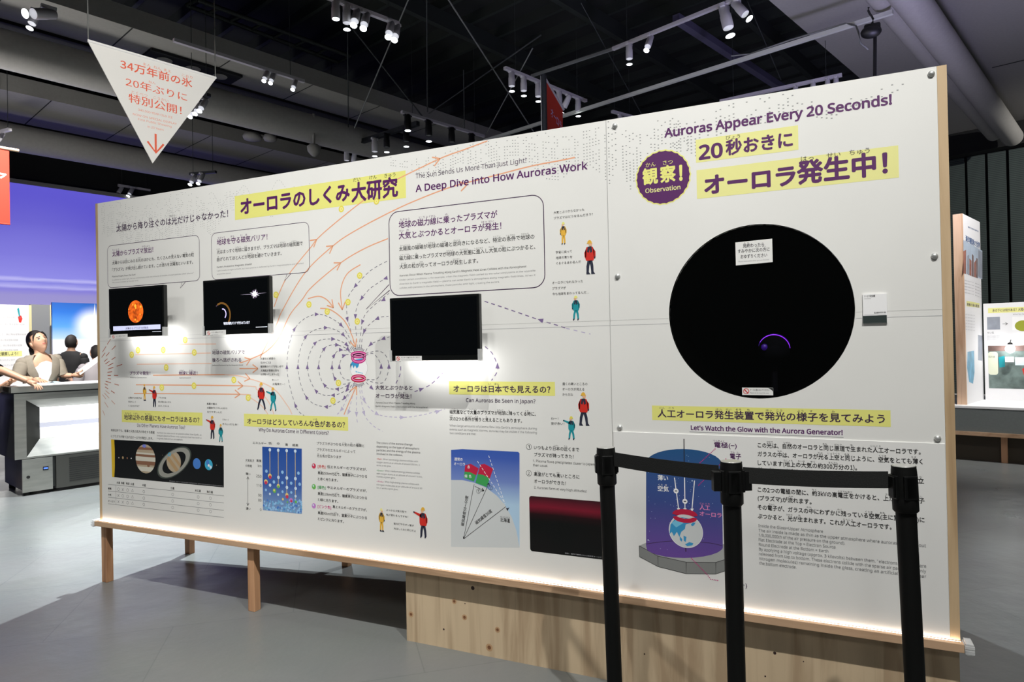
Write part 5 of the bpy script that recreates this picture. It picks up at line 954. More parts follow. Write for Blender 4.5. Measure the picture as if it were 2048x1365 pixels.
for k, (u, v) in enumerate(((671, -1), (693, 8), (713, 15), (732, 22), (781, 40), (793, 46))): lamp(u, v, Z0, ['white spotlight cut by the top edge, first on the top rail', 'white spotlight second from left on the top rail', 'white glowing spotlight third from left on the top rail', 'white brightest spotlight fourth from left on the top rail', 'short white spotlight fifth on the top rail', 'white spotlight at the right end of the top rail'][k], (0, 0) if k in (0, 1) else (-25, -20), size=1.45)
rail((347, 80), (608, 163), Z0, 'white lighting rail running behind the triangular banner')
for k, (u, v) in enumerate(((533, 139), (546, 143.5), (590, 157))): lamp(u, v, Z0, ['small spotlight on the rail right of the triangular banner, first', 'lit spotlight on the rail right of the triangular banner, second', 'spotlight at the end of the rail right of the triangular banner'][k], (-25, -20), size=1.1)
rail((-10, 122), (79, 148), Z0, 'short pale rail at the upper left edge of the photo')
rail((650, 288), (772, 316), 5.0, 'white lighting rail just above the wall top, left of the title')
for k, (u, v) in enumerate(((693, 297), (709, 301))): lamp(u, v, 5.0, ['white spotlight just above the wall top, left of the pair', 'grey spotlight tilted sideways just above the wall top'][k], (0, 0) if k == 0 else (10, 30), size=1.5)
rail((803, 224), (968, 273), 5.0, 'white lighting rail above the english title')
for k, (u, v) in enumerate(((815, 228), (857, 240), (903, 254), (943, 266))): lamp(u, v, 5.0, 'black spotlight, %s on the rail above the english title' % ('leftmost', 'second', 'third', 'last')[k], black=True, size=1.75)
beam('truss_pipe', (697, 292), 5.0, (836, 247), 5.0, .07, .07, 'rail_dark', 'dark pipe crossing between the two rails above the title', 'pipe')
for k, (u, v) in enumerate(((749, 276), (773, 267), (812, 255))): lamp(u, v, 4.96, 'spotlight under the dark cross pipe, %s from left' % ('first', 'second', 'third')[k], black=k > 0, size=1.6)
rail((1009.5, 136), (1172, 202), Z0, 'violet-lit rail behind the red pennant')
for k, (u, v) in enumerate(((1023, 142), (1047, 152), (1076, 164), (1118, 181), (1136, 188), (1156, 196))): lamp(u, v, Z0, 'violet-lit spotlight on the rail by the red pennant, %s from left' % ('first', 'second', 'third', 'fourth', 'fifth', 'sixth')[k], (0, 0) if k != 4 else (0, 35), size=1.45)
rail((1224, 223), (1264, 234), Z0, 'short violet-lit rail end above the wall top, right of the pennant'); lamp(1240, 228, Z0, 'violet-lit spotlight almost hidden behind the wall top', size=1.4)
rail((1226, 98), (1497, -12), 5.5, 'long pale rail rising to the top edge, right of centre'); beam('conduit_pipe', (1063, 152), 5.5, (1232, 96), 5.5, .035, .035, 'cable_grey', 'thin grey pipe continuing the long pale rail to the left', 'pipe')
for k, (u, v) in enumerate(((1258, 86), (1300, 69), (1449, 9), (1474, -2))): lamp(u, v, 5.5, 'spotlight on the long pale rail, %s from left' % ('first', 'second, pale and glowing', 'third and longest', 'fourth, turned right')[k], ((0, 0), (-30, 0), (0, -12), (0, -35))[k], size=(1.5, 1.4, 2.1, 1.7)[k])
beam('conduit_pipe', (968, 282), 5.0, (1786, 24), 5.0, .045, .045, 'pipe_white', 'long pale pipe crossing the dark ceiling above the right half of the wall', 'pipe')
rail((1440, 203), (1684, 150), 4.9, 'violet-lit rail above the wall top, below the hoist')
for k, (u, v) in enumerate(((1591, 170.2), (1626, 162.6), (1655, 156.3), (1672, 152.6))): lamp(u, v, 4.9, 'small violet-lit spotlight on the rail below the hoist, %s' % ('first', 'second', 'third', 'last')[k], size=1.1)
beam('truss_pipe', (1352, 36), 5.7, (1566, 178), 5.7,   .10, .10, 'rail_violet', 'dark violet truss pipe falling right behind the long pale pipe', 'pipe')
lamp(97, 12, 5.1, 'dazzling bright spotlight at the upper left corner', (-58, -40), size=1.8); lamp(72, 18, 5.1, 'small lit spotlight beside the dazzling corner lamp', (-20, -10), size=1.3)
for k, (u, v) in enumerate(((2, 264), (242, 372), (264, 374), (388, 348), (404, 346), (390, 208), (400, 202), (409, 196))): lamp(u, v, 4.45 if k in (3, 4) else 4.735, ['distant lit spotlight at the left edge above the red banner', 'distant spotlight over the violet projection, left of the pair', 'distant spotlight over the violet projection, right of the pair', 'distant small spotlight above the wall top near its left end, left', 'distant bright spotlight above the wall top near its left end, right', 'lit spotlight half behind the triangular banner, lowest', 'lit spotlight half behind the triangular banner, middle', 'lit spotlight half behind the triangular banner, highest'][k], (-30, -20), size=1.25)
rail((236, 370.5), (300, 381), 4.74, 'dim rail over the violet projection'); rail((-14, 268), (20, 259), 4.74, 'dim short rail at the left edge above the red banner'); rail((380, 214), (418, 190), 4.74, 'dim short rail half behind the triangular banner', 'rail_dark'); rail((380, 348.5), (432, 344), 4.455, 'dim short rail above the left end of the wall', 'rail_dark')
def cable(p0, z0, p1_, z1, r_, m, label): 
    A = onz(*p0, z0); B = onz(*p1_, z1); return tag(MB().cyl(A, B, r_, m, n=6).build('suspension_cable', loc=A), label, 'cable')
for p0, p1_, rr, m, lb in (((892, -8), (1070, 268), .011, 'cable_grey', 'pale diagonal cable falling right, top centre'), ((819, -6), (709, 256), .010, 'cable_grey', 'pale diagonal cable falling left from the top rail'), ((695, 42), (697, 292), .008, 'cable_dark', 'dark upright cable under the top rail'), ((706, 58), (847, 236), .012, 'cable_dark', 'dark diagonal cable under the top rail'), ((853.5, -6), (855, 224), .010, 'cable_dark', 'dark upright cable above the english title'), ((858, 227), (1082, 70), .010, 'cable_dark', 'dark cable rising right toward the pennant pole'), ((1065, 97), (970, 273), .009, 'cable_grey', 'pale cable leaning left beside the pennant'), ((1162, 6), (1284, 230), .008, 'cable_dark', 'dark cable falling right above the badge'), ((1495, 2), (1562, 160), .008, 'cable_dark', 'dark cable falling right near the violet truss pipe'), ((927, 140), (929, 256), .008, 'cable_dark', 'thin dark upright cable left of the pennant'), ((70, 0), (64, 66), .006, 'cable_dark', 'thin dark cable at the left soffit')):
    cable(p0, 5.9 if p0[1] < 60 else 5.3, p1_, 5.02 if p1_[1] > 200 else 5.3, rr, m, lb)
# cable tray of two dark rails and rungs
mb = MB()
for (q0, q1) in (((395, 0), (700, 112)), ((372, 10), (676, 125))): mb.cyl(onz(*q0, 6.0), onz(*q1, 6.0), .03, 'joist_black', n=6)
for k in range(8): f = k/7; mb.cyl(onz(395+305*f, 112*f, 6.0), onz(372+304*f, 10+115*f, 6.0), .02, 'joist_black', n=6)
tag(mb.build('cable_tray'), 'dark ladder-like cable tray in the ceiling right of the triangular banner', 'cable tray')
# hoist, vent, downlight box, pendant
H0 = onz(1742, 60, 4.6); hs = thing('chain_hoist', H0, 'black motor hoist with hook and chain above the right end of the wall', 'hoist')
MB().ball(H0-ZZ*.02, .085, 'hoist_black', 20, (1.15, .9, .75)).box((H0.x-.065, H0.y-.05, H0.z-.03), (H0.x+.085, H0.y+.05, H0.z+.055), 'hoist_black').build('motor', hs, bevel=.02)
MB().tube([H0+RT*(.025*math.sin(k*.9)) + ZZ*(.05+.03*k) for k in range(7)], .010, 'hoist_black').build('hook', hs)
MB().cyl(H0+RT*.04-ZZ*.07, H0+RT*.02-ZZ*.75, .017, 'hoist_black', n=8).build('chain', hs)
MB().tube([onz(1462, 112, 5.04), onz(1500, 108, 5.04), onz(1580, 80, 5.04), onz(1690, 47, 5.04), onz(1712, 52, 4.95), H0-RT*.13-ZZ*.02, H0-RT*.11-ZZ*.14, H0-RT*.03-ZZ*.2], .010, 'cable_grey').build('power_cable', hs)
P = onz(2018, 122, 5.44); X = Matrix.Translation(P) @ HALLROT; vt = tag(MB().box((-.28, -.28, -.03), (.28, .28, .005), 'vent_dark', X).box((-.2, -.02, -.04), (.2, .02, -.03), 'gap_black', X).box((-.2, .08, -.04), (.2, .12, -.03), 'soffit_grey', X).build('air_vent', loc=P), 'square dark air vent in the grey soffit at upper right', 'vent')
P = onz(386, 133, 5.44); X = Matrix.Translation(P) @ HALLROT; dl = thing('downlight_box', P, 'recessed dark box of three downlights in the left soffit above the banner', 'ceiling light')
MB().box((-.20, -.62, -.03), (.20, .62, .004), 'gap_black', X).build('housing', dl)
for k in range(3): MB().lathe([(.10, -.001), (.09, -.012)], 'soffit_grey', n=16, X=X @ Matrix.Translation((0, -.38+.38*k, -.031))).build('lens', dl)
P = onz(628, 296, 4.7); pd = thing('pendant_speaker', P, 'small pale domed speaker hanging from a rod above the wall', 'speaker'); MB().lathe([(.02, -.14), (.05, -.12), (.10, -.06), (.11, .02), (.07, .05), (.02, .06)], 'soffit_grey', c=tuple(P), n=18).build('dome', pd); MB().cyl(P+ZZ*.06, P+ZZ*.55, .022, 'soffit_grey', n=8).build('rod', pd)
P = onz(505, 276, 5.3); tag(MB().lathe([(.03, .1), (.13, .08), (.17, .02), (.15, -.03), (.03, -.04)], 'soffit_grey', c=tuple(P), n=18).lathe([(.03, .1), (.10, .08), (.12, .02), (.1, -.02), (.03, -.04)], 'soffit_grey', c=tuple(P+RT*.32-UP*.03), n=18).build('ceiling_projector', loc=P), 'pale twin-domed ceiling unit in the dark bay left of the pendant speaker', 'projector')

# ================================================================== banners
TL = onz(175, 82, 3.9); TRp = onz(432, 157, 3.9)
dv = (TRp-TL); dv.z = 0; dv.normalize(); nv = Vector((dv.y, -dv.x, 0)); nv = nv if nv.dot(CAM-TL) > 0 else -nv
BP = Plane(TL, dv, nv); bt = thing('hanging_banner', TL, 'white triangular banner with red writing and a down arrow, hung at upper left', 'banner')
o = Art(BP, 0); a, b_, c = BP.sz(175, 82), BP.sz(432, 157), BP.sz(305, 327)
F = [BP.P(*q, .003) for q in (a, b_, c)]; Bk = [BP.P(*q, -.003) for q in (a, b_, c)]
o.add(F+Bk, [(0, 2, 1), (3, 4, 5), (0, 1, 4, 3), (1, 2, 5, 4), (2, 0, 3, 5)], 'banner_white'); o.build('cloth', bt)
MB().cyl(BP.P(a[0], a[1]+.004), BP.P(b_[0], b_[1]+.004), .011, 'art_white', n=10).build('top_bar', bt)
for q, v2 in ((a, (168, -20)), (b_, (435, 10))): A = BP.P(q[0]+.005*(1 if q is a else -1), q[1]+.012); MB().cyl(A, A+ZZ*(1.55 if q is a else 1.4), .005, 'cable_grey', n=6).build('cord', bt)
o = Art(BP, .0036)
o.text('34万年前の氷', 240, 137, 384, 17.5, 'banner_ink', 1, .012, ruby=[('万', 'まん'), ('年', 'ねん'), ('前', 'まえ'), ('氷', 'こおり')], rm='banner_ink_pale'); o.text('20年ぶりに', 251, 172, 374, 16.5, 'banner_ink', 1, .006, ruby=[('年', 'ねん')], rm='banner_ink_pale'); o.text('特別公開！', 257, 204.6, 363, 17.5, 'banner_ink', 1, .008, ruby=[('特別', 'とくべつ'), ('公開', 'こうかい')], rm='banner_ink_pale')
for t_, u0, v, u1 in (('340,000-YEAR-OLD ICE', 276, 221.6, 344.6), ('NOW ON SPECIAL DISPLAY', 265.6, 230.4, 353), ('First Public Showing', 276, 240.6, 342.6), ('in 20 Years', 295, 255.2, 327)): o.text(t_, u0, v, u1, 4.2, 'banner_ink_pale', 1)
o.build('lettering', bt); o = Art(BP, .0036); o.line([(310.9, 268), (311.3, 304)], .016, 'banner_ink', 1); o.line([(294.7, 283), (311.5, 306), (327, 289)], .016, 'banner_ink', 1.5)
o.build('arrow', bt)
# red banner at the left edge
A = onz(35, 306, 3.6); RB = Plane(A, dv, nv); rb_ = thing('hanging_banner', A, 'red fabric banner on a wooden batten, cut by the left edge', 'banner')
s1, zt = RB.sz(18, 302); s0 = s1-1.1; zb = RB.sz(18, 449)[1]
MB().add([RB.P(s, z, d) for d in (.002, -.002) for s, z in ((s0, zb), (s1, zb), (s1, zt), (s0, zt))], [(0, 1, 2, 3), (7, 6, 5, 4), (1, 5, 6, 2), (0, 4, 5, 1)], 'fabric_red').build('cloth', rb_)
MB().cyl(RB.P(s0-.1, zt+.02), RB.P(s1+.085, zt+.02), .017, 'batten_wood', n=12).build('batten', rb_); MB().cyl(RB.P(s0, zb), RB.P(s1, zb), .008, 'fabric_red', n=8).build('hem_rod', rb_)
for s in (s0+.1, s1-.1): MB().cyl(RB.P(s, zt+.03), RB.P(s, zt+1.6), .004, 'cable_dark', n=6).build('cord', rb_)
o = Art(RB, .0024); x, z = RB.sz(13, 352); v4 = px(RB.P(x-.30, z-.03)); o.text('コア', v4[0], v4[1]+14, 13.5, 26, 'banner_white', 1, .02); o.build('lettering', rb_)
# red pennant on its pole
A = deep(1089, 205, 7.6); q = Vector((RT.x*.35+FW.x*.94, RT.y*.35+FW.y*.94, 0)).normalized(); nn = Vector((q.y, -q.x, 0)); nn = nn if nn.dot(CAM-A) > 0 else -nn; PP = Plane(A, q, nn)
pn = thing('pennant', Vector((A.x, A.y, 0)), 'red pennant with violet-white lettering on a tall black pole behind the wall', 'banner')
MB().cyl((A.x, A.y, 0), (A.x, A.y, deep(1089, 150, 7.6).z), .028, 'rail_dark', n=12).build('pole', pn); MB().box((A.x-.034, A.y-.03, .02), (A.x-.028, A.y+.03, deep(1089, 152, 7.6).z), 'art_grey').build('pole_edge', pn); MB().lathe([(.22, 0), (.22, .015), (.05, .03)], 'black_plastic', c=(A.x, A.y, 0)).build('base', pn)
qs = [PP.sz(u, v) for u, v in ((1093, 165), (1125, 220), (1125, 330), (1093, 330))]
MB().add([PP.P(*s, d) for d in (.003, -.003) for s in qs], [(3, 2, 1, 0), (4, 5, 6, 7), (0, 1, 5, 4), (1, 2, 6, 5)], 'fabric_red').build('cloth', pn)
MB().cyl(PP.P(*PP.sz(1090, 157)), PP.P(*PP.sz(1127, 219)), .016, 'lamp_white', n=8).build('top_bar', pn)
o = Art(PP, .004); o.text('オーロラ', 1101, 232, 1122, 18, 'caption_ink', 1, .01, along=(1122, 262)); mat('caption_ink', (190, 180, 226), .6); o.build('lettering', pn)

# ================================================================== chest freezer display on the left
F0 = onz(45, 994, 0); FR = Plane(F0, E1, E2); LEN, DEP = 2.3, .78
ztop = FR.sz(38, 774)[1]; zmid = FR.sz(40, 920)[1]
fz = thing('display_freezer', F0, 'stainless steel display freezer with a bright lit window in its side', 'freezer')
XF = Matrix.Translation(F0) @ Matrix((E1, -E2, ZZ)).transposed().to_4x4()     # x along the front, y to the rear, z up
def fb(s, y, z): return XF @ Vector((s, y, z))
def fsz(u, v): return FR.sz(u, v)
s_l = -.06
wx0, wz1 = fsz(84, 816.5); wz0 = fsz(82, 878.7)[1]; bx0, bz1 = fsz(52, 801)[0], fsz(52, 801)[1]; bz0 = fsz(54, 915)[1]
# cabinet with a bevelled recess round the window
mb = MB(); sR = LEN; rec = .09; wx1 = LEN-.35; bx1 = LEN-.2
O = [(s_l, zmid), (sR, zmid), (sR, ztop-.075), (s_l, ztop-.075)]; Bv = [(bx0, bz0), (bx1, bz0), (bx1, bz1), (bx0, bz1)]; Wn = [(wx0, wz0), (wx1, wz0), (wx1, wz1), (wx0, wz1)]
vs = [fb(s, 0, z) for s, z in O]+[fb(s, 0, z) for s, z in Bv]+[fb(s, rec, z) for s, z in Wn]
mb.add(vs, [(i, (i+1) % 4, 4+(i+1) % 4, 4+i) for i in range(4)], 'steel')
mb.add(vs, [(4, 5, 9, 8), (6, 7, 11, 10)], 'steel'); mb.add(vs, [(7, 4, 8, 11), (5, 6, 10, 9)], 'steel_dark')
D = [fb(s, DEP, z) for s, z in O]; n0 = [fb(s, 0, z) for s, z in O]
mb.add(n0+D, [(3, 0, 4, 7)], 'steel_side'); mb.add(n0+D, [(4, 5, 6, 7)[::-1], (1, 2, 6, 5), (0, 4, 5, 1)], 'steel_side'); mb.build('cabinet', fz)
mb = MB(); mb.add([fb(s, rec-.001, z) for s, z in Wn], [(0, 1, 2, 3)], 'lightbox'); st0, st1 = fsz(85, 857)[1], fsz(85, 847)[1]; mb.add([fb(s, rec-.003, z) for s, z in ((wx0, st0), (wx1, st0), (wx1, st1), (wx0, st1))], [(0, 1, 2, 3)], 'lightbox_stripe'); mb.build('lit_window', fz)
MB().box((s_l-.03, -.03, ztop-.06), (sR, DEP+.02, ztop), 'steel', XF).box((s_l+.06, .06, ztop-.001), (sR-.06, DEP-.06, ztop+.004), 'counter_white', XF).build('rim', fz, bevel=.006)
MB().box((s_l-.006, -.004, ztop-.075), (sR, .02, ztop-.061), 'slot_black', XF).build('gasket', fz)
dx1 = fsz(106, 960)[0]
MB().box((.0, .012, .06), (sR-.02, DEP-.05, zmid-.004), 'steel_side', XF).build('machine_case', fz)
d = MB().box((.0, 0, .035), (dx1, .0115, zmid-.006), 'steel', XF).build('service_door', fz, bevel=.003)
P0 = fsz(86, 934); P1 = fsz(97, 940); MB().box((P0[0], -.004, P1[1]), (P1[0], -.0005, P0[1]), 'slot_black', XF).box((P0[0]+.006, -.0055, P1[1]+.012), (P1[0]-.006, -.0042, P0[1]-.012), 'digit_blue', XF).build('display', d)
q = fsz(56.5, 955); MB().cyl(fb(q[0], -.004, q[1]), fb(q[0], .0, q[1]), .016, 'slot_black', n=14).build('lock', d)
mb = MB(); mb.box((dx1+.03, 0, .035), (sR-.03, .0115, zmid-.006), 'steel_dark', XF)
for k in range(12): z = .09+.022*k; mb.box((dx1+.15, -.004, z), (sR-.2, -.0002, z+.009), 'slot_black', XF)
mb.build('vent_panel', fz)
for s in (.05, sR-.1):
    for y in (.06, DEP-.12): MB().cyl(fb(s, y, 0), fb(s, y, .061), .03, 'slot_black', n=12).build('foot', fz)
# leaflets on the freezer
def leaflet(pts, m, label, z, draw=None):
    C0 = sum((onz(*q, z) for q in pts), Vector())/len(pts)
    mb = MB(); P = [onz(*q, z) for q in pts]; mb.add([p+ZZ*.002 for p in P]+P, [tuple(range(len(P)))]+[(i, (i+1) % len(P), len(P)+(i+1) % len(P), len(P)+i) for i in range(len(P))], m)
    if draw: draw(mb)
    return tag(mb.build('leaflet'), label, 'leaflet')
zt_ = ztop+.0045
leaflet([(66, 765), (88, 761), (110, 765), (84, 769)], 'paper_white', 'white leaflet with a violet picture lying on the freezer before the woman', zt_, lambda mb: mb.add([onz(*q, zt_+.0025) for q in ((73, 764.6), (85, 762.4), (90, 764.2), (78, 766.4))], [(0, 1, 2, 3)], 'paper_violet'))
leaflet([(92, 768.2), (108, 762.5), (122, 764.5), (106, 769)], 'paper_blue', 'pale blue leaflet lying on the freezer beside the violet one', zt_)

# ================================================================== people
def skin(verts, edges, radii, subs=2):
    me = bpy.data.meshes.new('s'); me.from_pydata([tuple(v) for v in verts], edges, []); o = bpy.data.objects.new('s', me); COL.objects.link(o)
    o.modifiers.new('k', 'SKIN'); o.modifiers['k'].use_smooth_shade = True
    for i, d in enumerate(me.skin_vertices[0].data): d.radius = radii[i] if isinstance(radii[i], tuple) else (radii[i],)*2; d.use_root = i == 0
    s_ = o.modifiers.new('b', 'SUBSURF'); s_.levels = subs; s_.render_levels = subs
    bpy.context.view_layer.update(); ev = o.evaluated_get(bpy.context.evaluated_depsgraph_get()); m2 = ev.to_mesh()
    vs = [v.co.copy() for v in m2.vertices]; fs = [tuple(p.vertices) for p in m2.polygons]; ev.to_mesh_clear(); bpy.data.objects.remove(o); bpy.data.meshes.remove(me); return vs, fs
def frame(fwd, up):
    f = Vector(fwd).normalized(); u = Vector(up); r_ = f.cross(u).normalized(); u = r_.cross(f).normalized(); return Matrix((r_, f, u)).transposed().to_4x4()   # x right hand side, y forward, z up
def head(mb, c, fwd, up, sc=1.0, face=True):
    """a head of about 0.23 m: brow, eye hollows, nose, lips, chin, ears"""
    X = Matrix.Translation(c) @ frame(fwd, up) @ Matrix.Scale(sc, 4); N, K = 56, 48; vs = []
    g = lambda x, z, x0, z0, sx, sz: math.exp(-((x-x0)/sx)**2-((z-z0)/sz)**2)
    for j in range(K+1):
        t = math.pi*j/K
        for i in range(N):
            a = 2*math.pi*i/N; x, y, z = math.sin(t)*math.cos(a), math.sin(t)*math.sin(a), math.cos(t)
            zz = z*.118; wx = .075*(1-.30*max(0, -z)**1.4); wy = .098*(1-.10*max(0, -z)); X0, Y0 = x*wx, y*wy
            if y > 0: Y0 += .022*g(X0, zz, 0, -.028, .012, .016)+.010*g(X0, zz, 0, -.010, .010, .022)+.006*g(X0, zz, 0, -.062, .024, .008)+.009*g(X0, zz, 0, -.098, .024, .018)-.008*(g(X0, zz, .031, 0, .016, .011)+g(X0, zz, -.031, 0, .016, .011))+.003*g(X0, zz, 0, .02, .05, .012)
            vs.append((X0, Y0, zz))
    fs = []; ms = []
    for j in range(K):
        for i in range(N):
            f = (j*N+i, (j+1)*N+i, (j+1)*N+(i+1) % N, j*N+(i+1) % N); cx_ = sum(vs[k][0] for k in f)/4; cy = sum(vs[k][1] for k in f)/4; cz = sum(vs[k][2] for k in f)/4; m = 'skin'
            if face and cy > .03:
                if abs(cx_) < .020 and -.068 < cz < -.055: m = 'lip'
                elif .021 < abs(cx_) < .040 and -.004 < cz < .004: m = 'eye_dark'
                elif .016 < abs(cx_) < .046 and .018 < cz < .024: m = 'hair_dark'
            fs.append(f); ms.append(m)
    n = len(mb.v); mb.v += [tuple(X @ Vector(p)) for p in vs]; mb.f += [tuple(i+n for i in f) for f in fs]; mb.m += ms; mb.sm += [True]*len(fs)
    for sg in (1, -1): mb.ball((sg*.074, -.006, -.012), .028, 'skin', 10, (.35, .6, 1), X)
    return X
def hand(mb, wrist, d, palm_n, curl=.5, sc=1.0, side=1):
    """palm with five separate bent fingers; d points along the hand, palm_n out of the palm"""
    X = Matrix.Translation(wrist) @ frame(d, -Vector(palm_n)) @ Matrix.Scale(sc, 4)
    V = [(0, -.02, 0), (0, .035, 0), (0, .075, 0)]; vs, fs = skin([X @ Vector(v) for v in V], [(0, 1), (1, 2)], [.024*sc, .034*sc, .034*sc], 1); mb.add(vs, fs, 'skin', True)
    for k, (x0, L_) in enumerate(((-.030, .066), (-.010, .076), (.010, .070), (.028, .054))):
        a = 0; p = Vector((x0, .075, 0)); pts = [Vector((x0*.8, .05, 0)), p]
        for s_ in (.45, .32, .23): a += curl*(.5+.15*k); p = p+Vector((x0*.12, math.cos(a)*L_*s_, -math.sin(a)*L_*s_)); pts.append(p)
        vs, fs = skin([X @ v for v in pts], [(i, i+1) for i in range(4)], [.0095*sc, .0095*sc, .009*sc, .008*sc, .0068*sc], 1); mb.add(vs, fs, 'skin', True)
    pts = [Vector((-side*.018, .012, 0)), Vector((-side*.042, .038, -.008)), Vector((-side*.052, .065, -.016)), Vector((-side*.050, .086, -.024))]
    vs, fs = skin([X @ v for v in pts], [(0, 1), (1, 2), (2, 3)], [.014*sc, .0115*sc, .010*sc, .008*sc], 1); mb.add(vs, fs, 'skin', True)
def body(J, m='skin'):
    """J: joints -> one continuous skinned surface"""
    K = ['pelvis', 'belly', 'chest', 'collar', 'neck', 'skull', 'shR', 'elR', 'wrR', 'shL', 'elL', 'wrL', 'hipR', 'knR', 'anR', 'toR', 'hipL', 'knL', 'anL', 'toL']
    R = [.125, .115, .125, .085, .052, .055, .062, .043, .029, .062, .043, .029, .092, .062, .040, .034, .092, .062, .040, .034]
    E_ = [(0, 1), (1, 2), (2, 3), (3, 4), (4, 5), (3, 6), (6, 7), (7, 8), (3, 9), (9, 10), (10, 11), (0, 12), (12, 13), (13, 14), (14, 15), (0, 16), (16, 17), (17, 18), (18, 19)]
    return skin([J[k] for k in K], E_, R, 2)
def lower(J, base, f, r_):
    for s_, k in ((1, 'R'), (-1, 'L')):
        J['hip'+k] = base+r_*(.09*s_)+ZZ*.86; J['kn'+k] = base+r_*(.10*s_)+ZZ*.48+f*.02; J['an'+k] = base+r_*(.10*s_)+ZZ*.09-f*.02; J['to'+k] = base+r_*(.11*s_)+ZZ*.035+f*.15
    return J
def cloth(name, root, V, E_, R, m, subs=2):
    mb = MB(); vs, fs = skin(V, E_, R, subs); mb.add(vs, fs, m, True); return mb.build(name, root)
def garment(mb, rings, m, gap=None, f=None, r_=None, n=36):
    """loft of elliptical rings (centre, half width, half depth); gap(i) opens the front by that many degrees each side"""
    vs = []; fs = []
    for i, (c, w_, d_) in enumerate(rings):
        g0 = gap(i) if gap else 0
        for k in range(n+1):
            a = math.radians(90+g0+(360-2*g0)*k/n); x, y = math.cos(a), math.sin(a); e = .82
            vs.append(c+r_*(w_*math.copysign(abs(x)**e, x))+f*(d_*math.copysign(abs(y)**e, y)))
    for i in range(len(rings)-1):
        for k in range(n): fs.append((i*(n+1)+k, i*(n+1)+k+1, (i+1)*(n+1)+k+1, (i+1)*(n+1)+k))
    mb.add(vs, fs, m, True)
def sleeve(mb, A, B, r0, r1, m, fold=.0015):
    pts = []; rs = []
    for k in range(11): t = k/10; pts.append(A.lerp(B, t)); rs.append((r0+(r1-r0)*t)*(math.sin(min(1, .35+t*3.2)*math.pi/2)) + fold*math.sin(t*19))
    mb.tube(pts, rs, m, 18); mb.ball(A, r0*.86, m, 16)
def trousers(root, J, m='trousers_dark'):
    cloth('trousers', root, [J['pelvis'], J['hipR'], J['knR'], J['anR']+ZZ*.02, J['hipL'], J['knL'], J['anL']+ZZ*.02], [(0, 1), (1, 2), (2, 3), (0, 4), (4, 5), (5, 6)], [.14, .108, .08, .062, .108, .08, .062], m)
    for k in 'RL': cloth('shoe', root, [J['an'+k]-ZZ*.04, J['an'+k].lerp(J['to'+k], .5)-ZZ*.03, J['to'+k]], [(0, 1), (1, 2)], [.042, .042, .034], 'shirt_black', 1)

# woman behind the freezer, looking up to the right
WPl = Plane(F0-E2*(DEP+.28), E1, E2)
def wp(u, v, out=0): return WPl.hit(u, v)+E2*out
sc_ = 1.0; base = wp(78, 760); base.z = 0; base -= E2*.06
f = (RT*.78-FW*.62); f.z = 0; f.normalize(); r_ = f.cross(ZZ)
J = dict(skull=wp(73, 688), neck=wp(80, 708), collar=wp(81, 722), chest=wp(82, 748), belly=wp(80, 775)-E2*.03)
J['pelvis'] = base+ZZ*.93; J['shR'] = wp(43, 727, .04); J['elR'] = wp(31, 763, .10); J['shL'] = wp(114, 719, -.04); J['elL'] = wp(124, 752, .02); J['wrL'] = wp(141, 751, .10); J['wrR'] = wp(52, 768.5, .30)
J['wrR'].z = max(J['wrR'].z, ztop+.045); J['elR'].z = max(J['elR'].z, ztop+.06)
lower(J, base, f, r_)
wo = thing('person', base, 'woman with dark tied hair in a taupe jacket leaning on the freezer, looking up', 'person')
mb = MB(); vs, fs = body(J); mb.add(vs, fs, 'skin', True)
hf = (RT*.80-FW*.42+ZZ*.46); hu = (ZZ*.9-RT*.46); hc = wp(76, 684.5); XH = head(mb, hc, hf, hu, 1.13)
hand(mb, J['wrR']+RT*.02, RT*.85+E2*.3-ZZ*.1, -ZZ, .35, 1, 1); hand(mb, J['wrL'], RT*.9+ZZ*.12, FW*.6+ZZ*.5, .8, 1, -1)
mb.build('body', wo)
hb = MB(); N, K = 30, 16; vs = []
for j in range(K+1):
    t = math.pi*.78*j/K
    for i in range(N): a = 2*math.pi*i/N; fr = max(0, math.sin(a)); rr = 1.0; vs.append(XH @ Vector((.084*math.sin(t)*math.cos(a), .108*math.sin(t)*math.sin(a)-.012, .012+.122*math.cos(t))))
fs = []
for j in range(K):
    for i in range(N):
        a = 2*math.pi*(i+.5)/N; lim = .42 if .16 < (a/math.pi) < .84 else .62 if -.06 < (a/math.pi) < 1.06 or a > 5.9 else 1
        if (j+.5)/K < lim: fs.append((j*N+i, (j+1)*N+i, (j+1)*N+(i+1) % N, j*N+(i+1) % N))
hb.add(vs, fs, 'hair_dark', True)
sv, sf = skin([XH @ Vector(p) for p in ((0, -.075, .0), (.01, -.095, -.06), (.03, -.085, -.13), (.03, -.10, -.19), (.03, -.10, -.235))], [(0, 1), (1, 2), (2, 3), (3, 4)], [.07, .064, .056, .046, .026]); hb.add(sv, sf, 'hair_dark', True)
sv, sf = skin([XH @ Vector(p) for p in ((-.03, .082, .078), (-.060, .066, .045), (-.071, .048, .0))], [(0, 1), (1, 2)], [.012, .010, .005], 1); hb.add(sv, sf, 'hair_dark', True)
sv, sf = skin([XH @ Vector(p) for p in ((.03, .082, .078), (.060, .066, .045), (.072, .046, .0))], [(0, 1), (1, 2)], [.012, .009, .005], 1); hb.add(sv, sf, 'hair_dark', True)
hb.build('hair', wo)
bl = MB(); garment(bl, [(J['pelvis'], .150, .115), (J['belly']+f*.01, .135, .112), (J['chest']+f*.015, .150, .128), (J['chest']+f*.01+ZZ*.07, .145, .108), (J['chest']+ZZ*.12+f*.012, .12, .088), (J['chest']+ZZ*.15+f*.005, .088, .076)], 'blouse_white', None, f, r_); bl.build('blouse', wo)
jb = MB(); up_ = (J['collar']-J['chest'])
sl = (J['shR']+J['shL'])/2
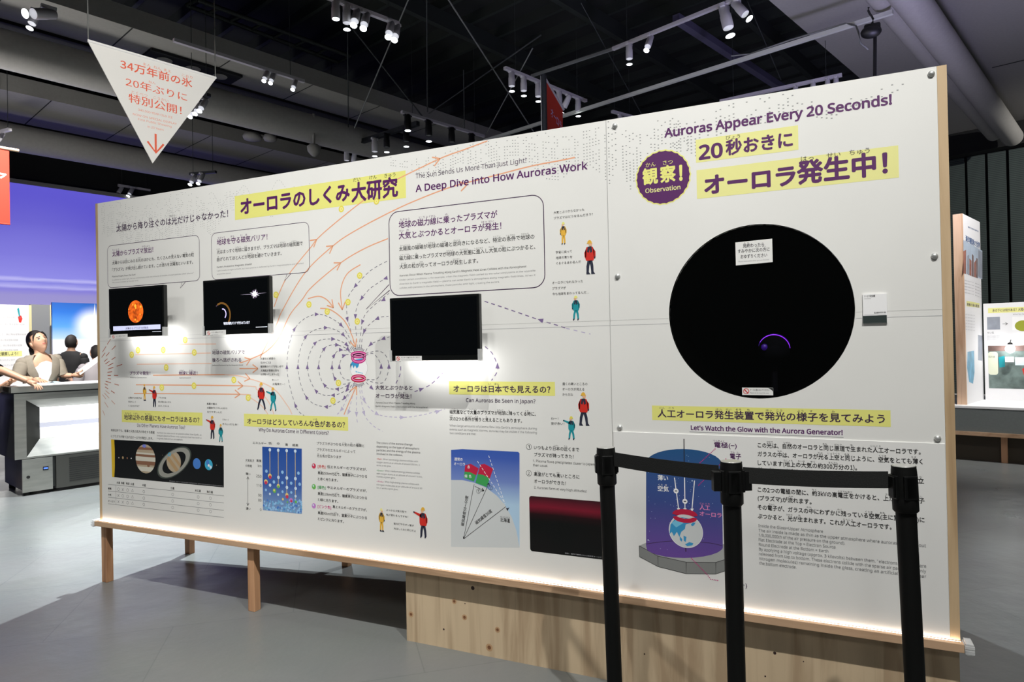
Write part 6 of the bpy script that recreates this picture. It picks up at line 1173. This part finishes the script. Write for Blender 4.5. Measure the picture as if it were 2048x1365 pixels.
jr = [(J['pelvis']-ZZ*.04, .178, .135), (J['belly']-ZZ*.02, .158, .128), (J['belly'].lerp(J['chest'], .5), .164, .132), (J['chest'], .178, .138), (sl-ZZ*.05, .190, .128), (sl+ZZ*.02, .185, .108), (sl.lerp(J['collar'], .4)+ZZ*.068, .130, .092), (J['collar'].lerp(J['neck'], .45)+ZZ*.03-f*.012, .076, .074)]
GA = (8, 10, 13, 18, 24, 28, 34, 40); garment(jb, jr, 'jacket_taupe', lambda i: GA[i], f, r_)
sleeve(jb, J['shR'], J['shR'].lerp(J['elR'], 1.03), .078, .066, 'jacket_taupe'); sleeve(jb, J['shL'], J['shL'].lerp(J['elL'], 1.0), .074, .064, 'jacket_taupe'); jb.build('jacket', wo)
lb = MB()
for s_ in (1, -1):
    vs = []
    for i in range(2, 8):
        c, w_, d_ = jr[i]
        for da, k_ in ((-2, 1.03), (10, 1.09), ((0, 0, 10, 24, 30, 32, 28, 20)[i]+6, 1.07)):
            a = math.radians(90+s_*(GA[i]+da)); x, y = math.cos(a), math.sin(a); vs.append(c+r_*(k_*w_*math.copysign(abs(x)**.82, x))+f*(k_*d_*math.copysign(abs(y)**.82, y)))
    lb.add(vs, [(3*i+j, 3*i+j+1, 3*i+j+4, 3*i+j+3) for i in range(5) for j in range(2)], 'jacket_taupe', True)
lb.build('lapels', wo)
trousers(wo, J)
# leaflet in her left hand
A, B_, C_, D_2 = wp(147, 741, .16), wp(190, 713, .10), wp(193, 720, .16), wp(150, 750, .20)
mb = MB(); nn = (B_-A).cross(D_2-A).normalized()*.002; mb.add([A, B_, C_, D_2, A+nn, B_+nn, C_+nn, D_2+nn], [(3, 2, 1, 0), (4, 5, 6, 7), (0, 1, 5, 4), (1, 2, 6, 5), (2, 3, 7, 6), (3, 0, 4, 7)], 'paper_white')
mb.add([A.lerp(D_2, .55)+nn*1.4, B_.lerp(C_, .55)+nn*1.4, B_.lerp(C_, .9)+nn*1.4, A.lerp(D_2, .9)+nn*1.4], [(0, 1, 2, 3)], 'paper_blue'); tag(mb.build('leaflet'), 'white folded leaflet held up by the woman in the taupe jacket', 'leaflet')

def stander(Pf, face, hd_px, label, shirt, hairless=False, sc=1.0, arms=None):
    base = Pf.copy(); base.z = 0; f = Vector(face); f.z = 0; f.normalize(); r_ = f.cross(ZZ); top = Pf.z
    k = top/1.70
    J = dict(pelvis=base+ZZ*.93*k, belly=base+ZZ*1.08*k, chest=base+ZZ*1.24*k, collar=base+ZZ*1.38*k, neck=base+ZZ*1.46*k, skull=base+ZZ*1.54*k+f*.01)
    for s_, q in ((1, 'R'), (-1, 'L')):
        J['sh'+q] = base+r_*(.175*s_)+ZZ*1.36*k; J['el'+q] = base+r_*(.23*s_)+ZZ*1.08*k-f*.02; J['wr'+q] = base+r_*(.20*s_)+ZZ*.88*k+f*.12
    lower(J, base, f, r_)
    if arms: arms(J, base, f, r_)
    p = thing('person', base, label, 'person'); mb = MB(); vs, fs = body(J); mb.add(vs, fs, 'skin', True); XH = head(mb, base+ZZ*1.585*k+f*.02, f, ZZ, 1.0*k)
    for q, sd in (('R', 1), ('L', -1)): d = (J['wr'+q]-J['el'+q]).normalized(); hand(mb, J['wr'+q], d, (f.cross(d) if abs(d.z) > .5 else -ZZ), .5, 1, sd)
    mb.build('body', p)
    hb = MB(); vs = []; N, K = 28, 12
    for j in range(K+1):
        t = math.pi*.74*j/K
        for i in range(N): a = 2*math.pi*i/N; vs.append(XH @ Vector((.081*math.sin(t)*math.cos(a), .104*math.sin(t)*math.sin(a)-.010, .010+.118*math.cos(t))))
    fs = [(j*N+i, (j+1)*N+i, (j+1)*N+(i+1) % N, j*N+(i+1) % N) for j in range(K) for i in range(N) if (j+.5)/K < (.44 if math.sin(2*math.pi*(i+.5)/N) > .05 else .98)]
    hb.add(vs, fs, 'hair_dark', True); hb.build('hair', p)
    g = MB(); c_ = J['collar']
    sl = (J['shR']+J['shL'])/2
    garment(g, [(J['pelvis']-ZZ*.06, .168, .125), (J['belly'], .160, .125), (J['chest'], .180, .132), (sl-ZZ*.06, .188, .125), (sl+ZZ*.02, .182, .106), (sl.lerp(c_, .5)+ZZ*.066, .125, .092), (c_.lerp(J['neck'], .6)+ZZ*.03, .070, .070)], shirt, None, f, r_)
    for q in 'RL': sleeve(g, J['sh'+q], J['sh'+q].lerp(J['el'+q], .8), .076, .066, shirt)
    g.build('shirt', p)
    trousers(p, J); return p
Pm = deep(142, 690, 10.4); Pm.z = deep(142, 671, 10.4).z
stander(Pm, FW*1-RT*.15, None, 'man with short dark hair in a black shirt, seen from behind facing the poster', 'shirt_black')
Pg = deep(193, 700, 9.3); Pg.z = deep(193, 692, 9.3).z
def ga(J, base, f, r_):
    J['elL'] = base-r_*.24+ZZ*1.02+f*.05; J['wrL'] = base-r_*.20+ZZ*1.08+f*.28
stander(Pg, -RT*.75+FW*.5, None, 'dark-haired person in a pale grey shirt, half hidden by the left end of the wall', 'shirt_grey', arms=ga)
# visitor outside the left edge, forearm resting on the freezer
Pv = deep(-58, 700, 6.9); Pv.z = 1.62
HW = onz(58, 768, ztop+.03)
def va(J, base, f, r_):
    J['shR'] = base+(HW-base)*.16; J['shR'].z = 1.30; J['wrR'] = HW.copy(); J['wrR'].z = ztop+.05; J['elR'] = deep(4, 741, 6.75)
    J['wrL'] = base+(HW-base)*.5+FW*.15; J['wrL'].z = ztop+.05
stander(Pv, (HW-Pv), None, 'visitor mostly outside the left edge, bare forearm and hand on the freezer top', 'shirt_black', arms=va)

# ================================================================== booths behind the freezer
BX = -13.05
def booth(name, u0, u1, v, bb, zb, m, label, cat, th=.06):
    pl = Plane(hall(0, bb, 0), E1, E2); s0, zt = pl.sz(u0, v); s1 = pl.s_at(u1, zt-.3)
    t = thing(name, pl.P((s0+s1)/2, zb), label, cat)
    P = [pl.P(s, z, d) for d in (0, -th) for s, z in ((s0, zb), (s1, zb), (s1, zt), (s0, zt))]
    MB().add(P, [(0, 1, 2, 3), (7, 6, 5, 4), (0, 3, 7, 4), (1, 5, 6, 2), (2, 6, 7, 3), (0, 4, 5, 1)], m).build('board', t); return t, pl, s0, s1, zt
t, pl, s0, s1, zt = booth('text_panel', -80, 58, 607, BX, 0, 'booth_white', 'white text panel with a yellow heading strip at the left edge', 'display panel')
o = Art(pl, .0006)
for v, ue in ((636, 46), (650, 53), (671, 57), (683, 40), (694, 48), (704, 40)): o.text('南極の氷を調べてわかったこと、氷に残る空気の記録', -60, v, ue-4, 3.6, 'ink_pale', 2)
o.rect(-60, 704, 44, 715, 'strip_yellow_pale', 1); o.text('氷の中の昔の空気を観察しよう！', -56, 713, 36, 7, 'ink_black', 2, .02)
for v in (724, 735, 746, 757): o.text('氷の中には昔の空気が閉じこめられています', -60, v, 30, 3.6, 'ink_pale', 2)
o.poly([(34, 618), (38, 616), (40.5, 633), (38, 634)], 'art_teal', 2); o.poly([(36, 634), (42, 631), (45, 638), (42, 646), (38, 645)], 'art_red', 2); o.build('printing', t)
MB().add([pl.P(s, z, d) for d in (.01, -.07) for s, z in ((s1, 0), (s1+.035, 0), (s1+.035, zt), (s1, zt))], [(0, 1, 2, 3), (7, 6, 5, 4), (0, 3, 7, 4), (1, 5, 6, 2), (2, 6, 7, 3)], 'booth_cream').build('edge_strip', t)
t, pl, s0, s1, zt = booth('grey_partition', 60.5, 100, 609, BX-.35, 0, 'booth_grey', 'plain grey partition between the text panel and the sky poster', 'partition')
MB().add([pl.P(s, z, d) for d in (.012, -.07) for s, z in ((s1, 0), (s1+.045, 0), (s1+.045, zt), (s1, zt))], [(0, 1, 2, 3), (7, 6, 5, 4), (0, 3, 7, 4), (1, 5, 6, 2), (2, 6, 7, 3)], 'booth_cream').build('edge_strip', t)
ramp_mat('poster_sky', 2, [(0, (232, 236, 242)), (.685, (236, 240, 246)), (.70, (178, 210, 242)), (.78, (84, 154, 226)), (.88, (34, 104, 196)), (1, (18, 62, 140))], 0, 2.45, rough=.5)
t, pl, s0, s1, zt = booth('sky_poster', 104, 214, 605, BX, 0, 'poster_sky', 'tall poster of a blazing sun in blue sky over snow', 'poster')
o = Art(pl, .0006); mat('sun_white', (255, 255, 255), .5)
nt = M['poster_sky'].node_tree; sun_c = pl.hit(189, 654); tc = nt.nodes.new('ShaderNodeTexCoord'); vd = nt.nodes.new('ShaderNodeVectorMath'); vd.operation = 'DISTANCE'; vd.inputs[1].default_value = sun_c
mr = nt.nodes.new('ShaderNodeMapRange'); mr.inputs['From Min'].default_value = .05; mr.inputs['From Max'].default_value = .42; mr.inputs['To Min'].default_value = 1; mr.inputs['To Max'].default_value = 0; mr.interpolation_type = 'SMOOTHERSTEP'
mx = nt.nodes.new('ShaderNodeMix'); mx.data_type = 'RGBA'; mx.inputs['B'].default_value = (1, 1, 1, 1); bs = nt.nodes['Principled BSDF']; src = bs.inputs['Base Color'].links[0].from_socket
nt.links.new(tc.outputs['Object'], vd.inputs[0]); nt.links.new(vd.outputs['Value'], mr.inputs[0]); nt.links.new(mr.outputs[0], mx.inputs['Factor']); nt.links.new(src, mx.inputs['A']); nt.links.new(mx.outputs['Result'], bs.inputs['Base Color'])
for a, L_ in ((88, 46), (-90, 44)):
    lr = 5+a*.01; c, s_ = math.cos(math.radians(a)), -math.sin(math.radians(a)); o.poly([(188-s_*3, 653+c*3), (188+c*L_, 653+s_*L_), (188+s_*3, 653-c*3)], 'sun_white', lr+2)
o.disc(189, 654, 9, 'sun_white', 12, 20); o.build('sun_print', t)

# ================================================================== booth on the right
R0 = onz(1905, 920, 0); XR = Matrix.Translation(R0) @ Matrix((E2, E1, ZZ)).transposed().to_4x4(); RP = Plane(R0, E2, -E1)
zc = RP.sz(1930, 812)[1]; zg = RP.sz(1930, 863)[1]
ct = thing('display_counter', R0, 'low white-topped display counter with grey front at the right edge', 'counter')
MB().box((-1.0, .0, zc-.03), (3.0, 1.9, zc), 'counter_white', XR).build('top', ct, bevel=.004); MB().box((-1.0, .004, zg), (3.0, 1.88, zc-.0305), 'counter_grey', XR).build('front', ct); MB().box((-1.0, -.01, zg-.045), (3.0, 1.88, zg-.0005), 'pine_rail', XR).build('trim_strip', ct); MB().box((-1.0, .10, 0), (3.0, 1.8, zg-.046), 'counter_brown', XR).box((.46, .07, 0), (.52, .1, zg-.046), 'pine_leg', XR).build('plinth', ct)
# tall end panel standing on the counter
WPn = Plane(R0+E1*.14, E2, -E1); sL, zt = WPn.sz(1905, 429.5); sR2 = WPn.s_at(1926.5, zt-.5)
az2 = math.radians(21.5); e1b = Vector((math.sin(az2), math.cos(az2), 0)); e2b = Vector((math.cos(az2), -math.sin(az2), 0)); PR = WPn.P(sR2, zc+.0005); FP = Plane(PR, e1b, e2b)
sE = FP.s_at(1964.5, 1.6); wd_ = (sR2-sL)
tp_ = thing('information_board', PR, 'tall white printed panel with a wooden end edge standing on the right counter', 'display panel')
XP = Matrix.Translation(PR) @ Matrix((e2b, e1b, ZZ)).transposed().to_4x4(); hh = zt-zc
MB().box((-wd_, 0, 0), (-.001, .03, hh), 'booth_wood', XP).build('end_edge', tp_); MB().box((-wd_, .031, 0), (0, sE, hh), 'booth_white', XP).build('board', tp_)
o = Art(FP, .0005); mat('photo_pale', (176, 190, 206), .6, noise=.12, scale=5)
def fq(u0, v0, u1, v1, v2, v3, m, l=1): o.poly([(u0, v0), (u1, v1), (u1, v2), (u0, v3)], m, l)
fq(1926.6, 480, 1964.6, 502, 559, 546, 'photo_pale'); fq(1926.6, 503, 1932, 500, 549, 546, 'photo_orange', 2); fq(1934, 512, 1938, 510, 551, 548, 'photo_grey', 2); fq(1938.5, 517, 1943, 522, 553, 550, 'photo_orange', 2.2); fq(1944, 508, 1947, 512, 554, 553, 'photo_rust', 2); fq(1948, 526, 1952, 520, 556, 554, 'photo_orange', 2); fq(1952.5, 516, 1955, 518, 557, 556, 'photo_rust', 2.4); fq(1956, 500, 1964.5, 505, 558, 553, 'photo_grey', 2)
for t_, u0, v, u1, v1, h, m, b_ in (('海から空から調べる', 1936, 456, 1957, 465, 3.5, 'text_blue', .01), ('海洋観測の世界', 1931, 483, 1960, 498, 12, 'text_blue', .03), ('南極の海の観測', 1934, 612, 1958, 616, 6, 'ink_dark', .02)): o.text(t_, u0, v, u1, h, m, 3, b_, along=(u1, v1))
fq(1933, 602, 1959, 607, 616, 613, 'strip_yellow_pale', 1)
for k in range(5):
    for u0, u1, dd in ((1929, 1948, 0), (1950, 1963, 6)): o.text('観測船で海を調べています', u0, 562+6*k+dd, u1, 2.2, 'ink_pale', 3, along=(u1, 562+6*k+dd+5))
for k in range(6): o.text('水温と塩分を測ります', 1929, 630+6*k, 1950, 2.4, 'ink_pale', 3, along=(1950, 633+6*k))
o.poly([(1935, 704), (1948, 702), (1949, 745), (1946, 768), (1938, 764), (1934, 735)], 'photo_blue', 2); fq(1956, 670, 1964.4, 672, 722, 721, 'photo_grey', 2); o.build('printing', tp_)
# rear board
RBp = Plane(PR+e1b*(sE-.05), E2, -E1); sb0, zb1 = RBp.sz(1966, 608); 
bb_ = thing('information_board', RBp.P(sb0+.6, zc), 'white printed board with a dark stone photograph behind the right counter', 'display panel')
XB = Matrix.Translation(RBp.P(sb0, 0)) @ Matrix((E2, E1, ZZ)).transposed().to_4x4(); zz0 = zc+.001
MB().box((.002, 0, zz0), (2.0, .04, zb1), 'booth_white', XB).build('board', bb_)
o = Art(RBp, .0005); o.rect(1976, 617, 2060, 627, 'strip_yellow_pale', 1); o.text('氷の下には何がある？大陸の石を', 1985, 624.5, 2062, 5.6, 'ink_dark', 2, .02); o.text('What lies beneath', 2026, 630.5, 2060, 2.6, G_, 2)
o.rect(1974, 635, 2000, 660, 'photo_grey', 1); o.text('→', 2005, 651, 2016, 6, K_, 2); o.rect(2024, 634, 2075, 661, 'art_white', 1); o.disc(2046, 652, 11, 'olive', 2, 18, 1.2); o.text('ちい石', 1975, 668, 1988, 3.6, K_, 2)
for k in range(3): o.text('氷の下の岩盤の写真', 1975, 674+3.4*k, 1999, 2, 'ink_pale', 2)
o.rect(1976, 692, 2075, 777, 'photo_teal', 1); o.rect(1976, 692, 2075, 703, 'photo_rust', 1.5); o.rrect(1976, 704, 1996, 750, .03, 'label_pale', 2); o.text('石の話', 1977, 716, 1990, 4, K_, 3)
o.rect(2010, 714, 2028, 725, 'art_white', 3); o.rect(2030, 715, 2060, 731, 'bead_pale', 3); o.poly([(1997, 715), (2009, 712), (2010, 734), (1999, 736)], 'art_teal', 2); o.poly([(2044, 738), (2056, 734), (2056, 756), (2048, 752)], 'art_red', 2); o.build('printing', bb_)
LP = RBp.hit(2022, 697)-E1*.10
lp = thing('board_lamp', LP, 'small glowing lamp in front of the dark stone photograph', 'lamp')
MB().lathe([(.01, .075), (.022, .07), (.03, .05), (.028, .045)], 'lamp_black', c=tuple(LP), n=18).cyl(LP+ZZ*.07, LP+ZZ*.10+E1*.099, .007, 'lamp_black', n=8).build('shade', lp)
mat('lamp_hot', (255, 255, 255), .5, emit=22); MB().ball(LP-ZZ*.005, .052, 'lamp_hot', 16).build('bulb', lp)
